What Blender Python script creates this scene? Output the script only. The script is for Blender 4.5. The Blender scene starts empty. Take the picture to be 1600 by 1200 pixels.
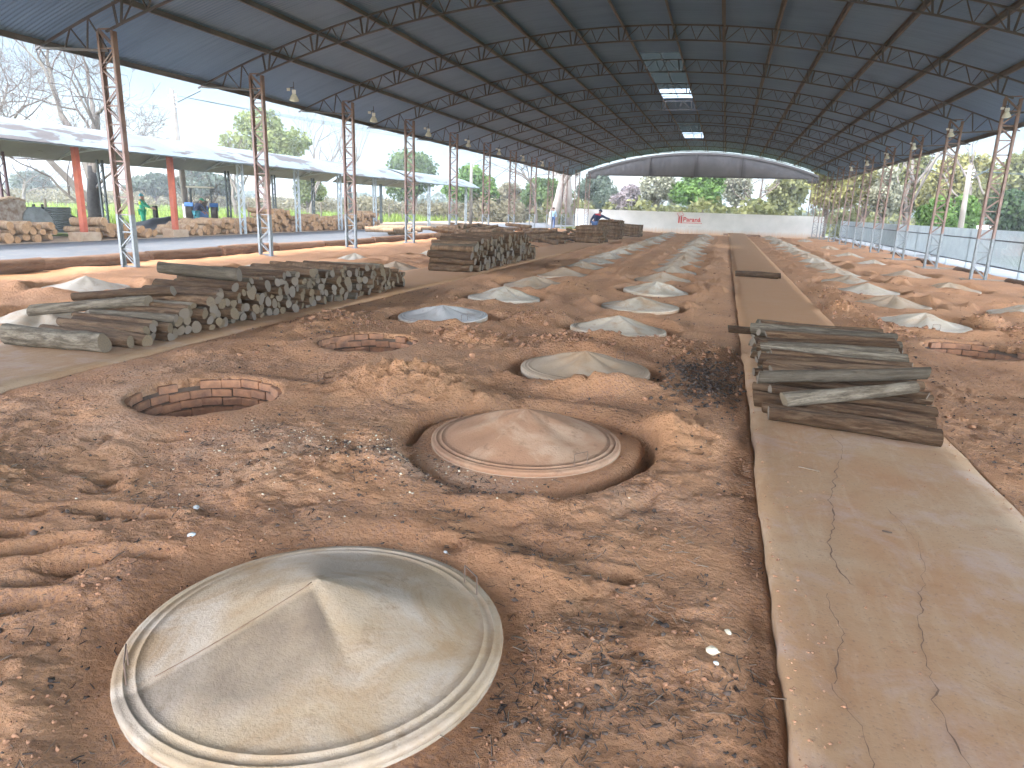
import bpy, math, random
import numpy as np
from mathutils import Vector, Matrix

random.seed(7)
RNG = np.random.default_rng(11)
SC = bpy.context.scene
COL = SC.collection
R = math.radians

HAZE = .0011
# ------------------------------------------------------------------ noise
_perm = np.arange(256); np.random.default_rng(5).shuffle(_perm); _perm = np.concatenate([_perm, _perm, _perm])
_ang = np.random.default_rng(6).uniform(0, 2 * np.pi, 256); _gx = np.cos(_ang); _gy = np.sin(_ang)

def perlin(x, y):
    xi = np.floor(x).astype(int); yi = np.floor(y).astype(int)
    xf = x - xi; yf = y - yi
    xi &= 255; yi &= 255
    u = xf * xf * xf * (xf * (xf * 6 - 15) + 10); v = yf * yf * yf * (yf * (yf * 6 - 15) + 10)
    def g(ix, iy, dx, dy):
        h = _perm[_perm[ix] + iy]
        return _gx[h] * dx + _gy[h] * dy
    a = g(xi, yi, xf, yf); b = g(xi + 1, yi, xf - 1, yf)
    c = g(xi, yi + 1, xf, yf - 1); d = g(xi + 1, yi + 1, xf - 1, yf - 1)
    return ((a + u * (b - a)) + v * ((c + u * (d - c)) - (a + u * (b - a)))) * 1.5

def fbm(x, y, s, o=3, ox=0.0):
    r = 0; a = 1.0; f = 1.0 / s
    for k in range(o):
        r = r + a * perlin(x * f + 17.3 * k + ox, y * f - 9.1 * k + ox * .7); a *= .5; f *= 2.03
    return r

def sst(a, b, x):
    t = np.clip((x - a) / (b - a), 0, 1)
    return t * t * (3 - 2 * t)

# ------------------------------------------------------------------ object helpers
def tag(o, label=None, cat=None, group=None, kind=None):
    if label: o['label'] = label
    if cat: o['category'] = cat
    if group: o['group'] = group
    if kind: o['kind'] = kind
    return o

def empty(name, loc=(0, 0, 0), rz=0.0, label=None, cat=None, group=None):
    o = bpy.data.objects.new(name, None); COL.objects.link(o)
    o.location = loc; o.rotation_euler = (0, 0, rz); o.empty_display_size = .2
    return tag(o, label, cat, group)

def link(name, me, parent=None, loc=None):
    o = bpy.data.objects.new(name, me); COL.objects.link(o)
    if parent: o.parent = parent
    if loc is not None: o.location = loc
    return o

def copy_tree(o, parent=None):
    c = o.copy(); COL.objects.link(c); c.parent = parent
    for ch in [k for k in o.children]:
        copy_tree(ch, c)
    return c

class MB:
    def __init__(s): s.v = []; s.f = []; s.m = []; s.mi = 0
    def add(s, vs, fs):
        b = len(s.v); s.v += [tuple(map(float, p)) for p in vs]
        s.f += [tuple(b + i for i in f) for f in fs]; s.m += [s.mi] * len(fs)
        return s
    def box(s, c, d, rot=None):
        x, y, z = d[0] / 2, d[1] / 2, d[2] / 2
        P = [Vector(p) for p in ((-x, -y, -z), (x, -y, -z), (x, y, -z), (-x, y, -z), (-x, -y, z), (x, -y, z), (x, y, z), (-x, y, z))]
        if rot is not None: P = [rot @ p for p in P]
        c = Vector(c)
        return s.add([p + c for p in P], [(3, 2, 1, 0), (4, 5, 6, 7), (0, 1, 5, 4), (1, 2, 6, 5), (2, 3, 7, 6), (3, 0, 4, 7)])
    def bar(s, a, b, w, h=None, up=(0, 0, 1)):
        h = h or w; a = Vector(a); b = Vector(b); d = (b - a)
        L = d.length
        if L < 1e-6: return s
        d /= L; u = Vector(up)
        if abs(d.dot(u)) > .98: u = Vector((0, 1, 0))
        sd = d.cross(u).normalized(); u = sd.cross(d)
        P = []
        for e in (a, b):
            for i, j in ((-1, -1), (1, -1), (1, 1), (-1, 1)): P.append(e + sd * (i * w / 2) + u * (j * h / 2))
        return s.add(P, [(3, 2, 1, 0), (4, 5, 6, 7), (0, 1, 5, 4), (1, 2, 6, 5), (2, 3, 7, 6), (3, 0, 4, 7)])
    def tube(s, pts, rad, n=8, cap=True):
        pts = [Vector(p) for p in pts]; k = len(pts)
        if not hasattr(rad, '__len__'): rad = [rad] * k
        P = []; F = []; prev = None
        for i in range(k):
            t = (pts[min(i + 1, k - 1)] - pts[max(i - 1, 0)])
            if t.length < 1e-9: t = Vector((0, 0, 1))
            t.normalize()
            if prev is None:
                a = Vector((0, 0, 1)) if abs(t.z) < .9 else Vector((1, 0, 0))
                u = t.cross(a).normalized()
            else:
                u = (prev - t * prev.dot(t))
                u = u.normalized() if u.length > 1e-6 else t.orthogonal().normalized()
            prev = u; w = t.cross(u)
            for j in range(n):
                q = 2 * math.pi * j / n
                P.append(pts[i] + (u * math.cos(q) + w * math.sin(q)) * rad[i])
        for i in range(k - 1):
            for j in range(n):
                j2 = (j + 1) % n
                F.append((i * n + j, i * n + j2, (i + 1) * n + j2, (i + 1) * n + j))
        if cap:
            F.append(tuple(range(n - 1, -1, -1))); F.append(tuple((k - 1) * n + j for j in range(n)))
        return s.add(P, F)
    def lathe(s, prof, n=32, c=(0, 0, 0), fn=None):
        P = []; F = []; k = len(prof)
        for r, z in prof:
            for j in range(n):
                q = 2 * math.pi * j / n; x = r * math.cos(q); y = r * math.sin(q); zz = z
                if fn: x, y, zz = fn(x, y, zz)
                P.append((c[0] + x, c[1] + y, c[2] + zz))
        for i in range(k - 1):
            for j in range(n):
                j2 = (j + 1) % n
                F.append((i * n + j, i * n + j2, (i + 1) * n + j2, (i + 1) * n + j))
        return s.add(P, F)
    def mesh(s, name, mats, smooth=False):
        me = bpy.data.meshes.new(name); me.from_pydata(s.v, [], s.f)
        for m in (mats if isinstance(mats, (list, tuple)) else [mats]): me.materials.append(m)
        me.polygons.foreach_set('material_index', s.m)
        if smooth: me.polygons.foreach_set('use_smooth', [True] * len(s.f))
        me.update(); return me
    def build(s, name, mats, parent=None, loc=None, smooth=False):
        return link(name, s.mesh(name, mats, smooth), parent, loc)

def np_mesh(name, V, F, mats, smooth=False, attr=None):
    """V (n,3), F (m,k) arrays"""
    me = bpy.data.meshes.new(name); n = len(V); m, k = F.shape
    me.vertices.add(n); me.vertices.foreach_set('co', V.astype(np.float32).ravel())
    me.loops.add(m * k); me.loops.foreach_set('vertex_index', F.astype(np.int32).ravel())
    me.polygons.add(m); me.polygons.foreach_set('loop_start', (np.arange(m) * k).astype(np.int32))
    me.polygons.foreach_set('loop_total', np.full(m, k, np.int32))
    if smooth: me.polygons.foreach_set('use_smooth', np.ones(m, bool))
    for mt in (mats if isinstance(mats, (list, tuple)) else [mats]): me.materials.append(mt)
    me.update(calc_edges=True); me.validate()
    if attr:
        for nm, val in attr.items():
            a = me.attributes.new(nm, 'FLOAT', 'POINT'); a.data.foreach_set('value', val.astype(np.float32).ravel())
    return me

# ------------------------------------------------------------------ materials
class NT:
    def __init__(s, name):
        s.m = bpy.data.materials.new(name); s.m.use_nodes = True; s.t = s.m.node_tree
        s.b = s.t.nodes['Principled BSDF']; s.out = s.t.nodes['Material Output']
    def n(s, typ, **kw):
        o = s.t.nodes.new(typ)
        for k, v in kw.items():
            if k.startswith('i_'):
                o.inputs[k[2:].replace('_', ' ')].default_value = v
            else: setattr(o, k, v)
        return o
    def l(s, a, b): s.t.links.new(a, b)
    def coord(s, kind='Object'):
        return s.n('ShaderNodeTexCoord').outputs[kind]
    def pos(s): return s.n('ShaderNodeNewGeometry').outputs['Position']
    def mapped(s, src, sc=(1, 1, 1), rnd=False):
        mp = s.n('ShaderNodeMapping'); mp.inputs['Scale'].default_value = sc; s.l(src, mp.inputs['Vector'])
        if rnd:
            oi = s.n('ShaderNodeObjectInfo'); mu = s.n('ShaderNodeMath', operation='MULTIPLY'); mu.inputs[1].default_value = 57.0
            s.l(oi.outputs['Random'], mu.inputs[0]); s.l(mu.outputs[0], mp.inputs['Location'])
        return mp.outputs[0]
    def noise(s, vec, scale, detail=4, rough=.6, dist=0.0):
        o = s.n('ShaderNodeTexNoise'); o.inputs['Scale'].default_value = scale; o.inputs['Detail'].default_value = detail
        o.inputs['Roughness'].default_value = rough; o.inputs['Distortion'].default_value = dist
        s.l(vec, o.inputs['Vector']); return o.outputs['Fac']
    def ramp(s, fac, stops):
        o = s.n('ShaderNodeValToRGB'); e = o.color_ramp.elements
        while len(e) < len(stops): e.new(.5)
        for k, (p, c) in enumerate(stops):
            e[k].position = p; e[k].color = (*c, 1) if not isinstance(c, (int, float)) else (c, c, c, 1)
        s.l(fac, o.inputs[0]); return o.outputs[0]
    def mix(s, fac, a, b, mode='MIX'):
        o = s.n('ShaderNodeMix', data_type='RGBA', blend_type=mode)
        for sock, v in ((o.inputs[0], fac), (o.inputs[6], a), (o.inputs[7], b)):
            if isinstance(v, (int, float)): sock.default_value = v
            elif isinstance(v, tuple): sock.default_value = (*v, 1)
            else: s.l(v, sock)
        return o.outputs[2]
    def math(s, op, a, b=0.0, clamp=False):
        o = s.n('ShaderNodeMath', operation=op, use_clamp=clamp)
        for k, v in ((0, a), (1, b)):
            if isinstance(v, (int, float)): o.inputs[k].default_value = v
            else: s.l(v, o.inputs[k])
        return o.outputs[0]
    def rnd(s): return s.n('ShaderNodeObjectInfo').outputs['Random']
    def attr(s, nm): return s.n('ShaderNodeAttribute', attribute_name=nm).outputs['Fac']
    def color(s, c): 
        if isinstance(c, tuple): s.b.inputs['Base Color'].default_value = (*c, 1)
        else: s.l(c, s.b.inputs['Base Color'])
        return s
    def bump(s, h, dist=.01, st=.5):
        o = s.n('ShaderNodeBump'); o.inputs['Distance'].default_value = dist; o.inputs['Strength'].default_value = st
        s.l(h, o.inputs['Height']); s.l(o.outputs[0], s.b.inputs['Normal']); return s
    def pr(s, rough=.8, metal=0.0, spec=.3):
        s.b.inputs['Roughness'].default_value = rough; s.b.inputs['Metallic'].default_value = metal
        s.b.inputs['Specular IOR Level'].default_value = spec; return s

def simple(name, c, c2=None, scale=6, rough=.8, metal=0.0, bump=0.0, spec=.3, rnd=True):
    t = NT(name); v = t.mapped(t.coord(), (1, 1, 1), rnd)
    c2 = c2 or tuple(x * .75 for x in c)
    n = t.noise(v, scale, 5)
    t.color(t.ramp(n, [(.35, c2), (.65, c)])).pr(rough, metal, spec)
    if bump: t.bump(t.noise(v, scale * 6, 4), bump, .6)
    return t.m

def mat_soil():
    t = NT('red_soil'); p = t.pos()
    n1 = t.noise(p, .55, 4); n2 = t.noise(p, 3.2, 5, .65); n3 = t.noise(p, 19, 5, .7); n4 = t.noise(p, 90, 3, .7)
    c = t.ramp(n1, [(.34, (0.380, 0.164, 0.073)), (.5, (0.447, 0.205, 0.093)), (.66, (0.504, 0.252, 0.125))])
    c = t.mix(t.ramp(n2, [(.45, 0.0), (.75, .6)]), c, (0.533, 0.293, 0.158))
    c = t.mix(t.ramp(n2, [(.26, .6), (.45, 0.0)]), c, (0.295, 0.126, 0.056))
    pm = t.ramp(t.noise(p, 1.7, 5, .6), [(.40, 0.0), (.58, 1.0)])
    fn = t.ramp(t.noise(p, 46, 5, .78), [(.43, 1.0), (.53, 0.0)])
    c = t.mix(t.math('MULTIPLY', t.math('MULTIPLY', pm, fn), .5), c, (0.150, 0.101, 0.109))
    c = t.mix(t.math('MULTIPLY', fn, .06), c, (0.182, 0.107, 0.090))
    c = t.mix(t.math('MULTIPLY', t.attr('sand'), t.ramp(n3, [(.3, .5), (.6, 1.0)])), c, (0.551, 0.270, 0.131))
    c = t.mix(t.math('MULTIPLY', t.attr('ash'), t.ramp(n3, [(.35, .05), (.66, .75)])), c, (0.456, 0.315, 0.233))
    c = t.mix(t.math('MULTIPLY', t.attr('char'), t.ramp(n3, [(.38, 1.0), (.58, .12)])), c, (0.057, 0.038, 0.028))
    c = t.mix(t.ramp(n3, [(.28, .6), (.38, 0.0)]), c, (0.143, 0.077, 0.051))
    c = t.mix(t.ramp(n4, [(.28, .6), (.38, 0.0)]), c, (0.067, 0.041, 0.030))
    c = t.mix(t.ramp(n4, [(.66, 0.0), (.78, .5)]), c, (0.523, 0.360, 0.261))
    c = t.mix(.18, c, (0.544, 0.369, 0.241))
    t.color(c).pr(.95, 0, .12)
    vo = t.n('ShaderNodeTexVoronoi'); vo.inputs['Scale'].default_value = 34; t.l(p, vo.inputs['Vector'])
    h = t.math('ADD', t.math('MULTIPLY', n3, 1.0), t.math('MULTIPLY', t.noise(p, 60, 5, .8), .7)); h = t.math('SUBTRACT', h, t.math('MULTIPLY', vo.outputs['Distance'], .35))
    t.bump(h, .045, 1.0); return t.m

def mat_path():
    t = NT('dusty_concrete'); p = t.pos()
    n1 = t.noise(p, .8, 5, .6, .4); n2 = t.noise(p, 6, 5, .65); n3 = t.noise(p, 55, 4, .7)
    st = t.noise(t.mapped(p, (5, .8, 1)), 2.2, 4, .6, .8)
    c = t.ramp(n1, [(.33, (0.281, 0.152, 0.080)), (.5, (0.289, 0.180, 0.104)), (.68, (0.319, 0.226, 0.149))])
    c = t.mix(t.ramp(st, [(.5, 0.0), (.75, .55)]), c, (0.350, 0.247, 0.164))
    c = t.mix(t.ramp(n2, [(.3, .45), (.5, 0.0)]), c, (0.236, 0.120, 0.059))
    c = t.mix(t.ramp(n3, [(.30, .6), (.44, 0.0)]), c, (0.137, 0.086, 0.068))
    c = t.mix(t.ramp(t.noise(p, 2.2, 6, .7, .5), [(.50, 0.0), (.68, .5)]), c, (0.339, 0.266, 0.241))
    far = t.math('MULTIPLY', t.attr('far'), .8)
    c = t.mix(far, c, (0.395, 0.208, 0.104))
    t.color(c).pr(.9, 0, .15).bump(t.math('ADD', n2, t.math('MULTIPLY', n3, .35)), .005, .5); return t.m

def mat_lid(name, a, b, dust, dustamt=.5, metal=0.0, rough=.75):
    t = NT(name); v = t.mapped(t.coord(), (1, 1, 1), True)
    n1 = t.noise(v, 1.5, 5, .6, .5); n2 = t.noise(v, 9, 5, .7); n3 = t.noise(v, 70, 3, .7)
    c = t.ramp(n1, [(.40, a), (.56, b)])
    k = t.noise(v, 2.6, 6, .65, .8)
    c = t.mix(t.ramp(k, [(.62 - .35 * dustamt, 0.0), (.80 - .35 * dustamt, .95)]), c, dust)
    c = t.mix(t.ramp(n2, [(.30, .6), (.43, 0.0)]), c, tuple(x * .5 for x in dust))
    c = t.mix(t.ramp(n3, [(.26, .6), (.40, 0.0)]), c, tuple(x * .45 for x in a))
    c = t.mix(t.ramp(n3, [(.64, 0.0), (.78, .35)]), c, tuple(min(1, x * 1.5) for x in b))
    tr = t.rnd(); c = t.mix(t.ramp(tr, [(.35, 0.0), (1.0, .6)]), c, tuple(x * .95 for x in dust)); c = t.mix(t.ramp(tr, [(0.0, .4), (.3, 0.0)]), c, tuple(min(.6, x * 1.15) for x in b))
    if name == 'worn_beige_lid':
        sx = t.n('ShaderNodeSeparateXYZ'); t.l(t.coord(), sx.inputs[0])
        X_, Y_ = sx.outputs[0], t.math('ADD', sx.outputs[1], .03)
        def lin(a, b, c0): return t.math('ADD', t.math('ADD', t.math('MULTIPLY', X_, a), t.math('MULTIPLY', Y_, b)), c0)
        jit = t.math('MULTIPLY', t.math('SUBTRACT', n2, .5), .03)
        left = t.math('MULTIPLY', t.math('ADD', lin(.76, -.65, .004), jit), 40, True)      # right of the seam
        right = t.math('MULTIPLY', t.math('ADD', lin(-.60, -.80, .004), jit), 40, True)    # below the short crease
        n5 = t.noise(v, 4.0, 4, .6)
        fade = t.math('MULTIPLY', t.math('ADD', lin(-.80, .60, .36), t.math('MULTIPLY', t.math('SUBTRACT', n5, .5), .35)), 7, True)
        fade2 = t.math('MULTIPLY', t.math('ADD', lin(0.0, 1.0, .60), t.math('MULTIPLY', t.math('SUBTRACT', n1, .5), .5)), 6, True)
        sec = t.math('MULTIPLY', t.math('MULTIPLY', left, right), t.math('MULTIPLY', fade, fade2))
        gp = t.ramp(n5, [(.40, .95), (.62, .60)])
        c = t.mix(t.math('MULTIPLY', sec, gp), c, (.125, .092, .066))  # dirt stain plus the fold's shaded side, both painted into the colour
    t.color(c).pr(rough, metal, .3).bump(t.math('ADD', n3, n2), .006, .5); return t.m

def mat_bark(name, dark, mid, light):
    t = NT(name); co = t.coord(); v = t.mapped(co, (4.5, 1.9, 1.9), True); v2 = t.mapped(co, (14, 6, 6), True)
    n1 = t.noise(v, 1.1, 5, .62, .5); n2 = t.noise(v2, 2.2, 4, .7); n3 = t.noise(t.mapped(co, (3.5, .7, .7), True), 1.3, 4, .6, .6)
    c = t.ramp(n1, [(.30, dark), (.48, mid), (.70, light)])
    c = t.mix(t.ramp(n2, [(.32, .75), (.5, 0.0)]), c, tuple(x * .5 for x in dark))
    c = t.mix(t.ramp(n3, [(.52, 0.0), (.68, .6)]), c, light)
    r = t.rnd(); c = t.mix(t.ramp(r, [(.25, .55), (.6, 0.0)]), c, dark)
    c = t.mix(t.ramp(r, [(.7, 0.0), (1.0, .5)]), c, light)
    t.color(c).pr(.92, 0, .15).bump(t.math('ADD', n1, t.math('MULTIPLY', n2, .6)), .03, .8); return t.m

def mat_cut(name, a, b):
    t = NT(name); v = t.mapped(t.coord(), (1, 1, 1), True)
    n = t.noise(v, 9, 4); n2 = t.noise(v, 45, 3)
    c = t.ramp(n, [(.38, b), (.62, a)])
    c = t.mix(t.ramp(n2, [(.3, .5), (.5, 0.0)]), c, tuple(x * .45 for x in b))
    r = t.rnd(); c = t.mix(t.ramp(r, [(.25, .95), (.85, .1)]), c, (.13, .105, .085))
    t.color(c).pr(.9, 0, .15); return t.m

def mat_leaf(name, dark, light, trans=.35):
    t = NT(name); a = t.attr('tone')
    c = t.ramp(a, [(0, dark), (1, light)])
    t.color(c).pr(.7, 0, .2)
    tr = t.n('ShaderNodeBsdfTranslucent'); t.l(c, tr.inputs['Color'])
    mx = t.n('ShaderNodeMixShader'); mx.inputs[0].default_value = trans
    t.l(t.b.outputs[0], mx.inputs[1]); t.l(tr.outputs[0], mx.inputs[2]); t.l(mx.outputs[0], t.out.inputs['Surface'])
    return t.m

def mat_column():
    t = NT('rusted_painted_steel'); p = t.pos()
    z = t.n('ShaderNodeSeparateXYZ'); t.l(p, z.inputs[0])
    n = t.noise(p, 3.0, 5, .65); n2 = t.noise(p, 14, 4)
    rust = t.ramp(n, [(.35, (.15, .105, .095)), (.55, (.23, .15, .125)), (.72, (.21, .185, .185))])
    paint = t.ramp(n2, [(.3, (.16, .18, .195)), (.6, (.225, .25, .265))])
    zz = t.math('ADD', z.outputs[2], t.math('MULTIPLY', t.math('SUBTRACT', n2, .5), .12))
    f = t.math('MULTIPLY', t.math('SUBTRACT', 1.22, zz), 30, True)
    t.color(t.mix(f, rust, paint)).pr(.65, .1, .35); return t.m

def mat_wall():
    t = NT('white_wall_paint'); p = t.pos(); z = t.n('ShaderNodeSeparateXYZ'); t.l(p, z.inputs[0])
    n = t.noise(p, .7, 5); n2 = t.noise(t.mapped(p, (6, 6, .6)), 1.0, 5, .7)
    c = t.ramp(n, [(.35, (.47, .48, .465)), (.6, (.55, .55, .535))])
    zz = t.math('ADD', z.outputs[2], t.math('MULTIPLY', t.math('SUBTRACT', n2, .5), .9))
    f = t.math('MULTIPLY', t.math('SUBTRACT', .22, zz), 2.2, True)
    c = t.mix(t.math('MULTIPLY', f, .75), c, (.50, .29, .15))
    t.color(c).pr(.85, 0, .2); return t.m

def mat_grass():
    t = NT('field_grass'); p = t.pos()
    n1 = t.noise(p, .06, 4); n2 = t.noise(p, .6, 5, .7); n3 = t.noise(p, 6, 4)
    c = t.ramp(n1, [(.35, (0.070, 0.100, 0.022)), (.55, (0.120, 0.154, 0.034)), (.7, (0.157, 0.154, 0.052))])
    c = t.mix(t.ramp(n2, [(.35, .5), (.55, 0.0)]), c, (0.056, 0.072, 0.017))
    c = t.mix(t.ramp(n3, [(.5, 0.0), (.75, .5)]), c, (0.185, 0.191, 0.060))
    t.color(c).pr(.95, 0, .1); return t.m

def mat_road(name, a, b):
    t = NT(name); p = t.pos(); n = t.noise(p, .35, 5, .6, .5); n2 = t.noise(p, 3, 5)
    c = t.ramp(n, [(.35, a), (.65, b)])
    c = t.mix(t.ramp(n2, [(.3, .35), (.5, 0.0)]), c, (.24, .19, .15))
    t.color(c).pr(.75, 0, .3); return t.m

def mat_tin(name, a, b, rust, amt):
    t = NT(name); p = t.coord(); n = t.noise(p, .35, 4); k = t.noise(t.mapped(p, (1, .35, 1)), .9, 5, .6, .3)
    c = t.ramp(n, [(.4, a), (.6, b)])
    c = t.mix(t.ramp(k, [(amt, 0.0), (amt + .02, .9)]), c, rust)
    t.color(c).pr(.55, .1, .4); return t.m

def mat_roof():
    t = NT('roof_sheet_metal'); p = t.pos(); n = t.noise(p, .3, 4); n2 = t.noise(t.mapped(p, (.4, 8, 1)), 1.0, 4)
    c = t.ramp(n, [(.35, ROOFA), (.65, ROOFB)])
    c = t.mix(t.ramp(n2, [(.35, .35), (.55, 0.0)]), c, tuple(x * .7 for x in ROOFA))
    t.color(c).pr(.5, .35, .35); return t.m

def mat_skylight(name, col, alpha):
    t = NT(name); tr = t.n('ShaderNodeBsdfTranslucent'); tr.inputs['Color'].default_value = (*col, 1)
    tp = t.n('ShaderNodeBsdfTransparent'); tp.inputs['Color'].default_value = (*col, 1)
    mx = t.n('ShaderNodeMixShader'); mx.inputs[0].default_value = alpha
    t.l(tr.outputs[0], mx.inputs[1]); t.l(tp.outputs[0], mx.inputs[2]); t.l(mx.outputs[0], t.out.inputs['Surface'])
    return t.m

ROOFA = (.14, .225, .355); ROOFB = (.17, .265, .40)
M = dict(
    soil=mat_soil(), path=mat_path(), grass=mat_grass(),
    lid=mat_lid('dusty_lid', (0.360, 0.300, 0.225), (0.448, 0.382, 0.306), (0.336, 0.206, 0.116), .33),
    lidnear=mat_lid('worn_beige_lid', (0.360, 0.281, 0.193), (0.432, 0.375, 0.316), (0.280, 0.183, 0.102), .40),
    lidbrown=mat_lid('brown_dust_lid', (0.288, 0.176, 0.109), (0.344, 0.228, 0.153), (0.256, 0.138, 0.081), .75),
    lidmetal=mat_lid('pale_blue_lid', (0.368, 0.345, 0.320), (0.448, 0.424, 0.407), (0.320, 0.232, 0.175), .18, .05, .5),
    brick=simple('kiln_brick', (0.306, 0.149, 0.081), (0.162, 0.085, 0.055), 9, .95, 0, .01),
    mortar=simple('sooty_mortar', (.10, .065, .045), (.06, .04, .03), 9, .95),
    bark=mat_bark('weathered_bark', (0.024, 0.013, 0.007), (0.086, 0.047, 0.026), (0.177, 0.117, 0.073)),
    cut=mat_cut('cut_wood', (0.162, 0.117, 0.070), (0.094, 0.069, 0.046)),
    barkgrey=mat_bark('grey_bark', (0.044, 0.034, 0.025), (0.112, 0.090, 0.066), (0.222, 0.189, 0.149)),
    cutdark=mat_cut('sooty_cut_wood', (.15, .115, .085), (.07, .055, .045)),
    barkpale=mat_bark('pale_bark', (.16, .09, .055), (.26, .165, .10), (.36, .26, .17)),
    cutpale=mat_cut('orange_cut_wood', (.36, .215, .11), (.26, .14, .065)),
    kerblog=mat_bark('old_trunk_bark', (.10, .06, .04), (.20, .115, .075), (.29, .18, .12)),
    steel=mat_column(), truss=simple('truss_steel', (.105, .09, .088), (.07, .068, .075), 2, .6, .2),
    purlin=simple('purlin_steel', (.17, .135, .12), (.09, .08, .083), 1.2, .6, .2),
    roof=mat_roof(), rooftop=simple('roof_top', (.5, .52, .53), None, 1, .5, .3),
    gable=simple('gable_sheet', (.085, .08, .08), (.06, .058, .058), .6, .6, .2),
    gabledark=simple('gable_steel', (.05, .045, .045), None, 2, .7),
    skydim=mat_skylight('grimy_fibreglass', (.010, .0125, .0125), .004), skyclear=mat_skylight('clear_fibreglass', (.55, .65, .72), .6),
    wall=mat_wall(), red=simple('red_sign_paint', (.50, .035, .03), (.42, .03, .03), 3, .7), greysign=simple('grey_sign_paint', (.42, .42, .42), None, 3, .7),
    road=mat_road('pale_road', (.075, .083, .094), (.10, .108, .118)), roadr=mat_road('pale_yard', (.13, .145, .16), (.165, .18, .195)),
    conc=simple('footing_concrete', (.33, .25, .18), (.25, .17, .11), 4, .9, 0, .01), whitek=simple('white_kerb', (.62, .62, .6), None, 3, .9),
    canopy=mat_tin('canopy_white_tin', (.12, .145, .152), (.15, .172, .18), (.055, .04, .034), .535),
    canopyu=simple('canopy_underside', (.13, .145, .14), (.10, .11, .108), .8, .6), orange=simple('orange_primer', (.36, .085, .045), (.26, .06, .035), 3, .6),
    greysteel=simple('grey_steel', (.34, .38, .40), (.25, .28, .30), 3, .6), darksteel=simple('dark_green_steel', (.045, .06, .065), None, 3, .6), purple=simple('dark_red_steel', (.10, .05, .06), None, 3, .6),
    fence=simple('pale_grey_fence', (0.286, 0.325, 0.345), (0.234, 0.267, 0.286), 2, .6), fencerail=simple('fence_rail', (.10, .10, .12), None, 2, .6),
    white=simple('white_enamel', (.75, .75, .72), (.62, .62, .58), 4, .4), glassy=simple('lamp_glass', (.62, .60, .52), None, 5, .25), 
    pole=simple('grey_pole', (.20, .18, .155), (.13, .115, .10), 1.5, .85), whitewash=simple('whitewash', (.5, .5, .49), None, 3, .9),
    plaster=simple('patchy_plaster', (.36, .32, .28), (.18, .115, .08), 5, .95), zinc=simple('old_zinc', (.23, .25, .26), (.15, .16, .16), 3, .6, .2),
    tarp=simple('black_tarp', (.02, .022, .027), (.012, .012, .015), 4, .4), char=simple('charred_wood', (.03, .028, .027), (.015, .014, .014), 8, .9),
    barebark=simple('pale_tree_bark', (.15, .13, .11), (.085, .072, .06), 1.5, .9), twig=simple('twig_bark', (.10, .078, .066), (.06, .047, .04), 2, .9),
    trunk=simple('trunk_bark', (.16, .125, .10), (.10, .075, .06), 3, .95), paletrunk=simple('beige_trunk', (.24, .21, .185), (.17, .145, .125), 1, .9),
    wire=simple('rusty_wire', (.12, .08, .06), None, 8, .7), stone=simple('pale_stone', (.62, .55, .42), (.45, .38, .28), 12, .9),
    crack=simple('dirt_filled_crack', (.17, .10, .065), (.10, .06, .038), 20, .95), stick=simple('dry_stick', (.20, .15, .11), (.10, .075, .055), 10, .9),
    chips=simple('charcoal_chips', (.085, .058, .045), (.035, .026, .022), 8, .9), clod=simple('soil_clods', (.31, .16, .09), (.20, .10, .06), 6, .98),
    skin=simple('skin', (.28, .15, .10), None, 5, .6), black=simple('black_cloth', (.02, .02, .025), None, 5, .9), navy=simple('navy_cloth', (.02, .03, .07), None, 5, .9),
    denim=simple('blue_denim', (.06, .11, .24), (.04, .08, .18), 8, .9), paleblue=simple('pale_blue_shirt', (.35, .52, .66), (.27, .42, .56), 8, .9), redc=simple('red_cloth', (.45, .03, .05), None, 5, .9), whitec=simple('white_cloth', (.7, .7, .7), None, 5, .9),
    hivis=simple('hi_vis_yellow', (.50, .72, .05), None, 5, .8), green=simple('green_cloth', (.02, .30, .17), None, 5, .8), teal=simple('teal_cloth', (.03, .22, .28), None, 5, .8), hair=simple('dark_hair', (.02, .016, .014), None, 5, .8),
    blue=simple('tractor_blue', (.05, .16, .42), None, 4, .5), tyre=simple('tyre_rubber', (.05, .04, .035), None, 6, .9), cream=simple('cream_canopy', (.68, .64, .56), None, 4, .7),
    hbrick=simple('orange_house_brick', (.42, .20, .12), (.33, .15, .09), 3, .9), hroof=simple('grey_house_roof', (.20, .20, .22), None, 2, .8), hwhite=simple('white_house', (.72, .72, .70), None, 2, .9), glassd=simple('dark_window', (.03, .035, .04), None, 2, .2),
    wood=simple('old_post_wood', (.16, .13, .10), (.09, .075, .06), 5, .95),
)

# ------------------------------------------------------------------ camera
F_PX = 1078.19; YAW, PIT, ROL = -0.2841, 0.251, 0.0334; EYE = 1.65
cy, sy = math.cos(YAW), math.sin(YAW); cp, sp = math.cos(PIT), math.sin(PIT); cr, sr = math.cos(ROL), math.sin(ROL)
fw = Vector((sy * cp, cy * cp, -sp)); rt = Vector((cy, -sy, 0)); up = rt.cross(fw)
r2 = rt * cr + up * sr; u2 = up * cr - rt * sr
cam = bpy.data.cameras.new('camera'); co = bpy.data.objects.new('camera', cam); COL.objects.link(co)
co.matrix_world = Matrix(((r2.x, u2.x, -fw.x, 0), (r2.y, u2.y, -fw.y, 0), (r2.z, u2.z, -fw.z, EYE), (0, 0, 0, 1)))
cam.sensor_width = 36; cam.lens = 36 * F_PX / 1600; cam.clip_end = 4000; cam.clip_start = .05
SC.camera = co

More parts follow.
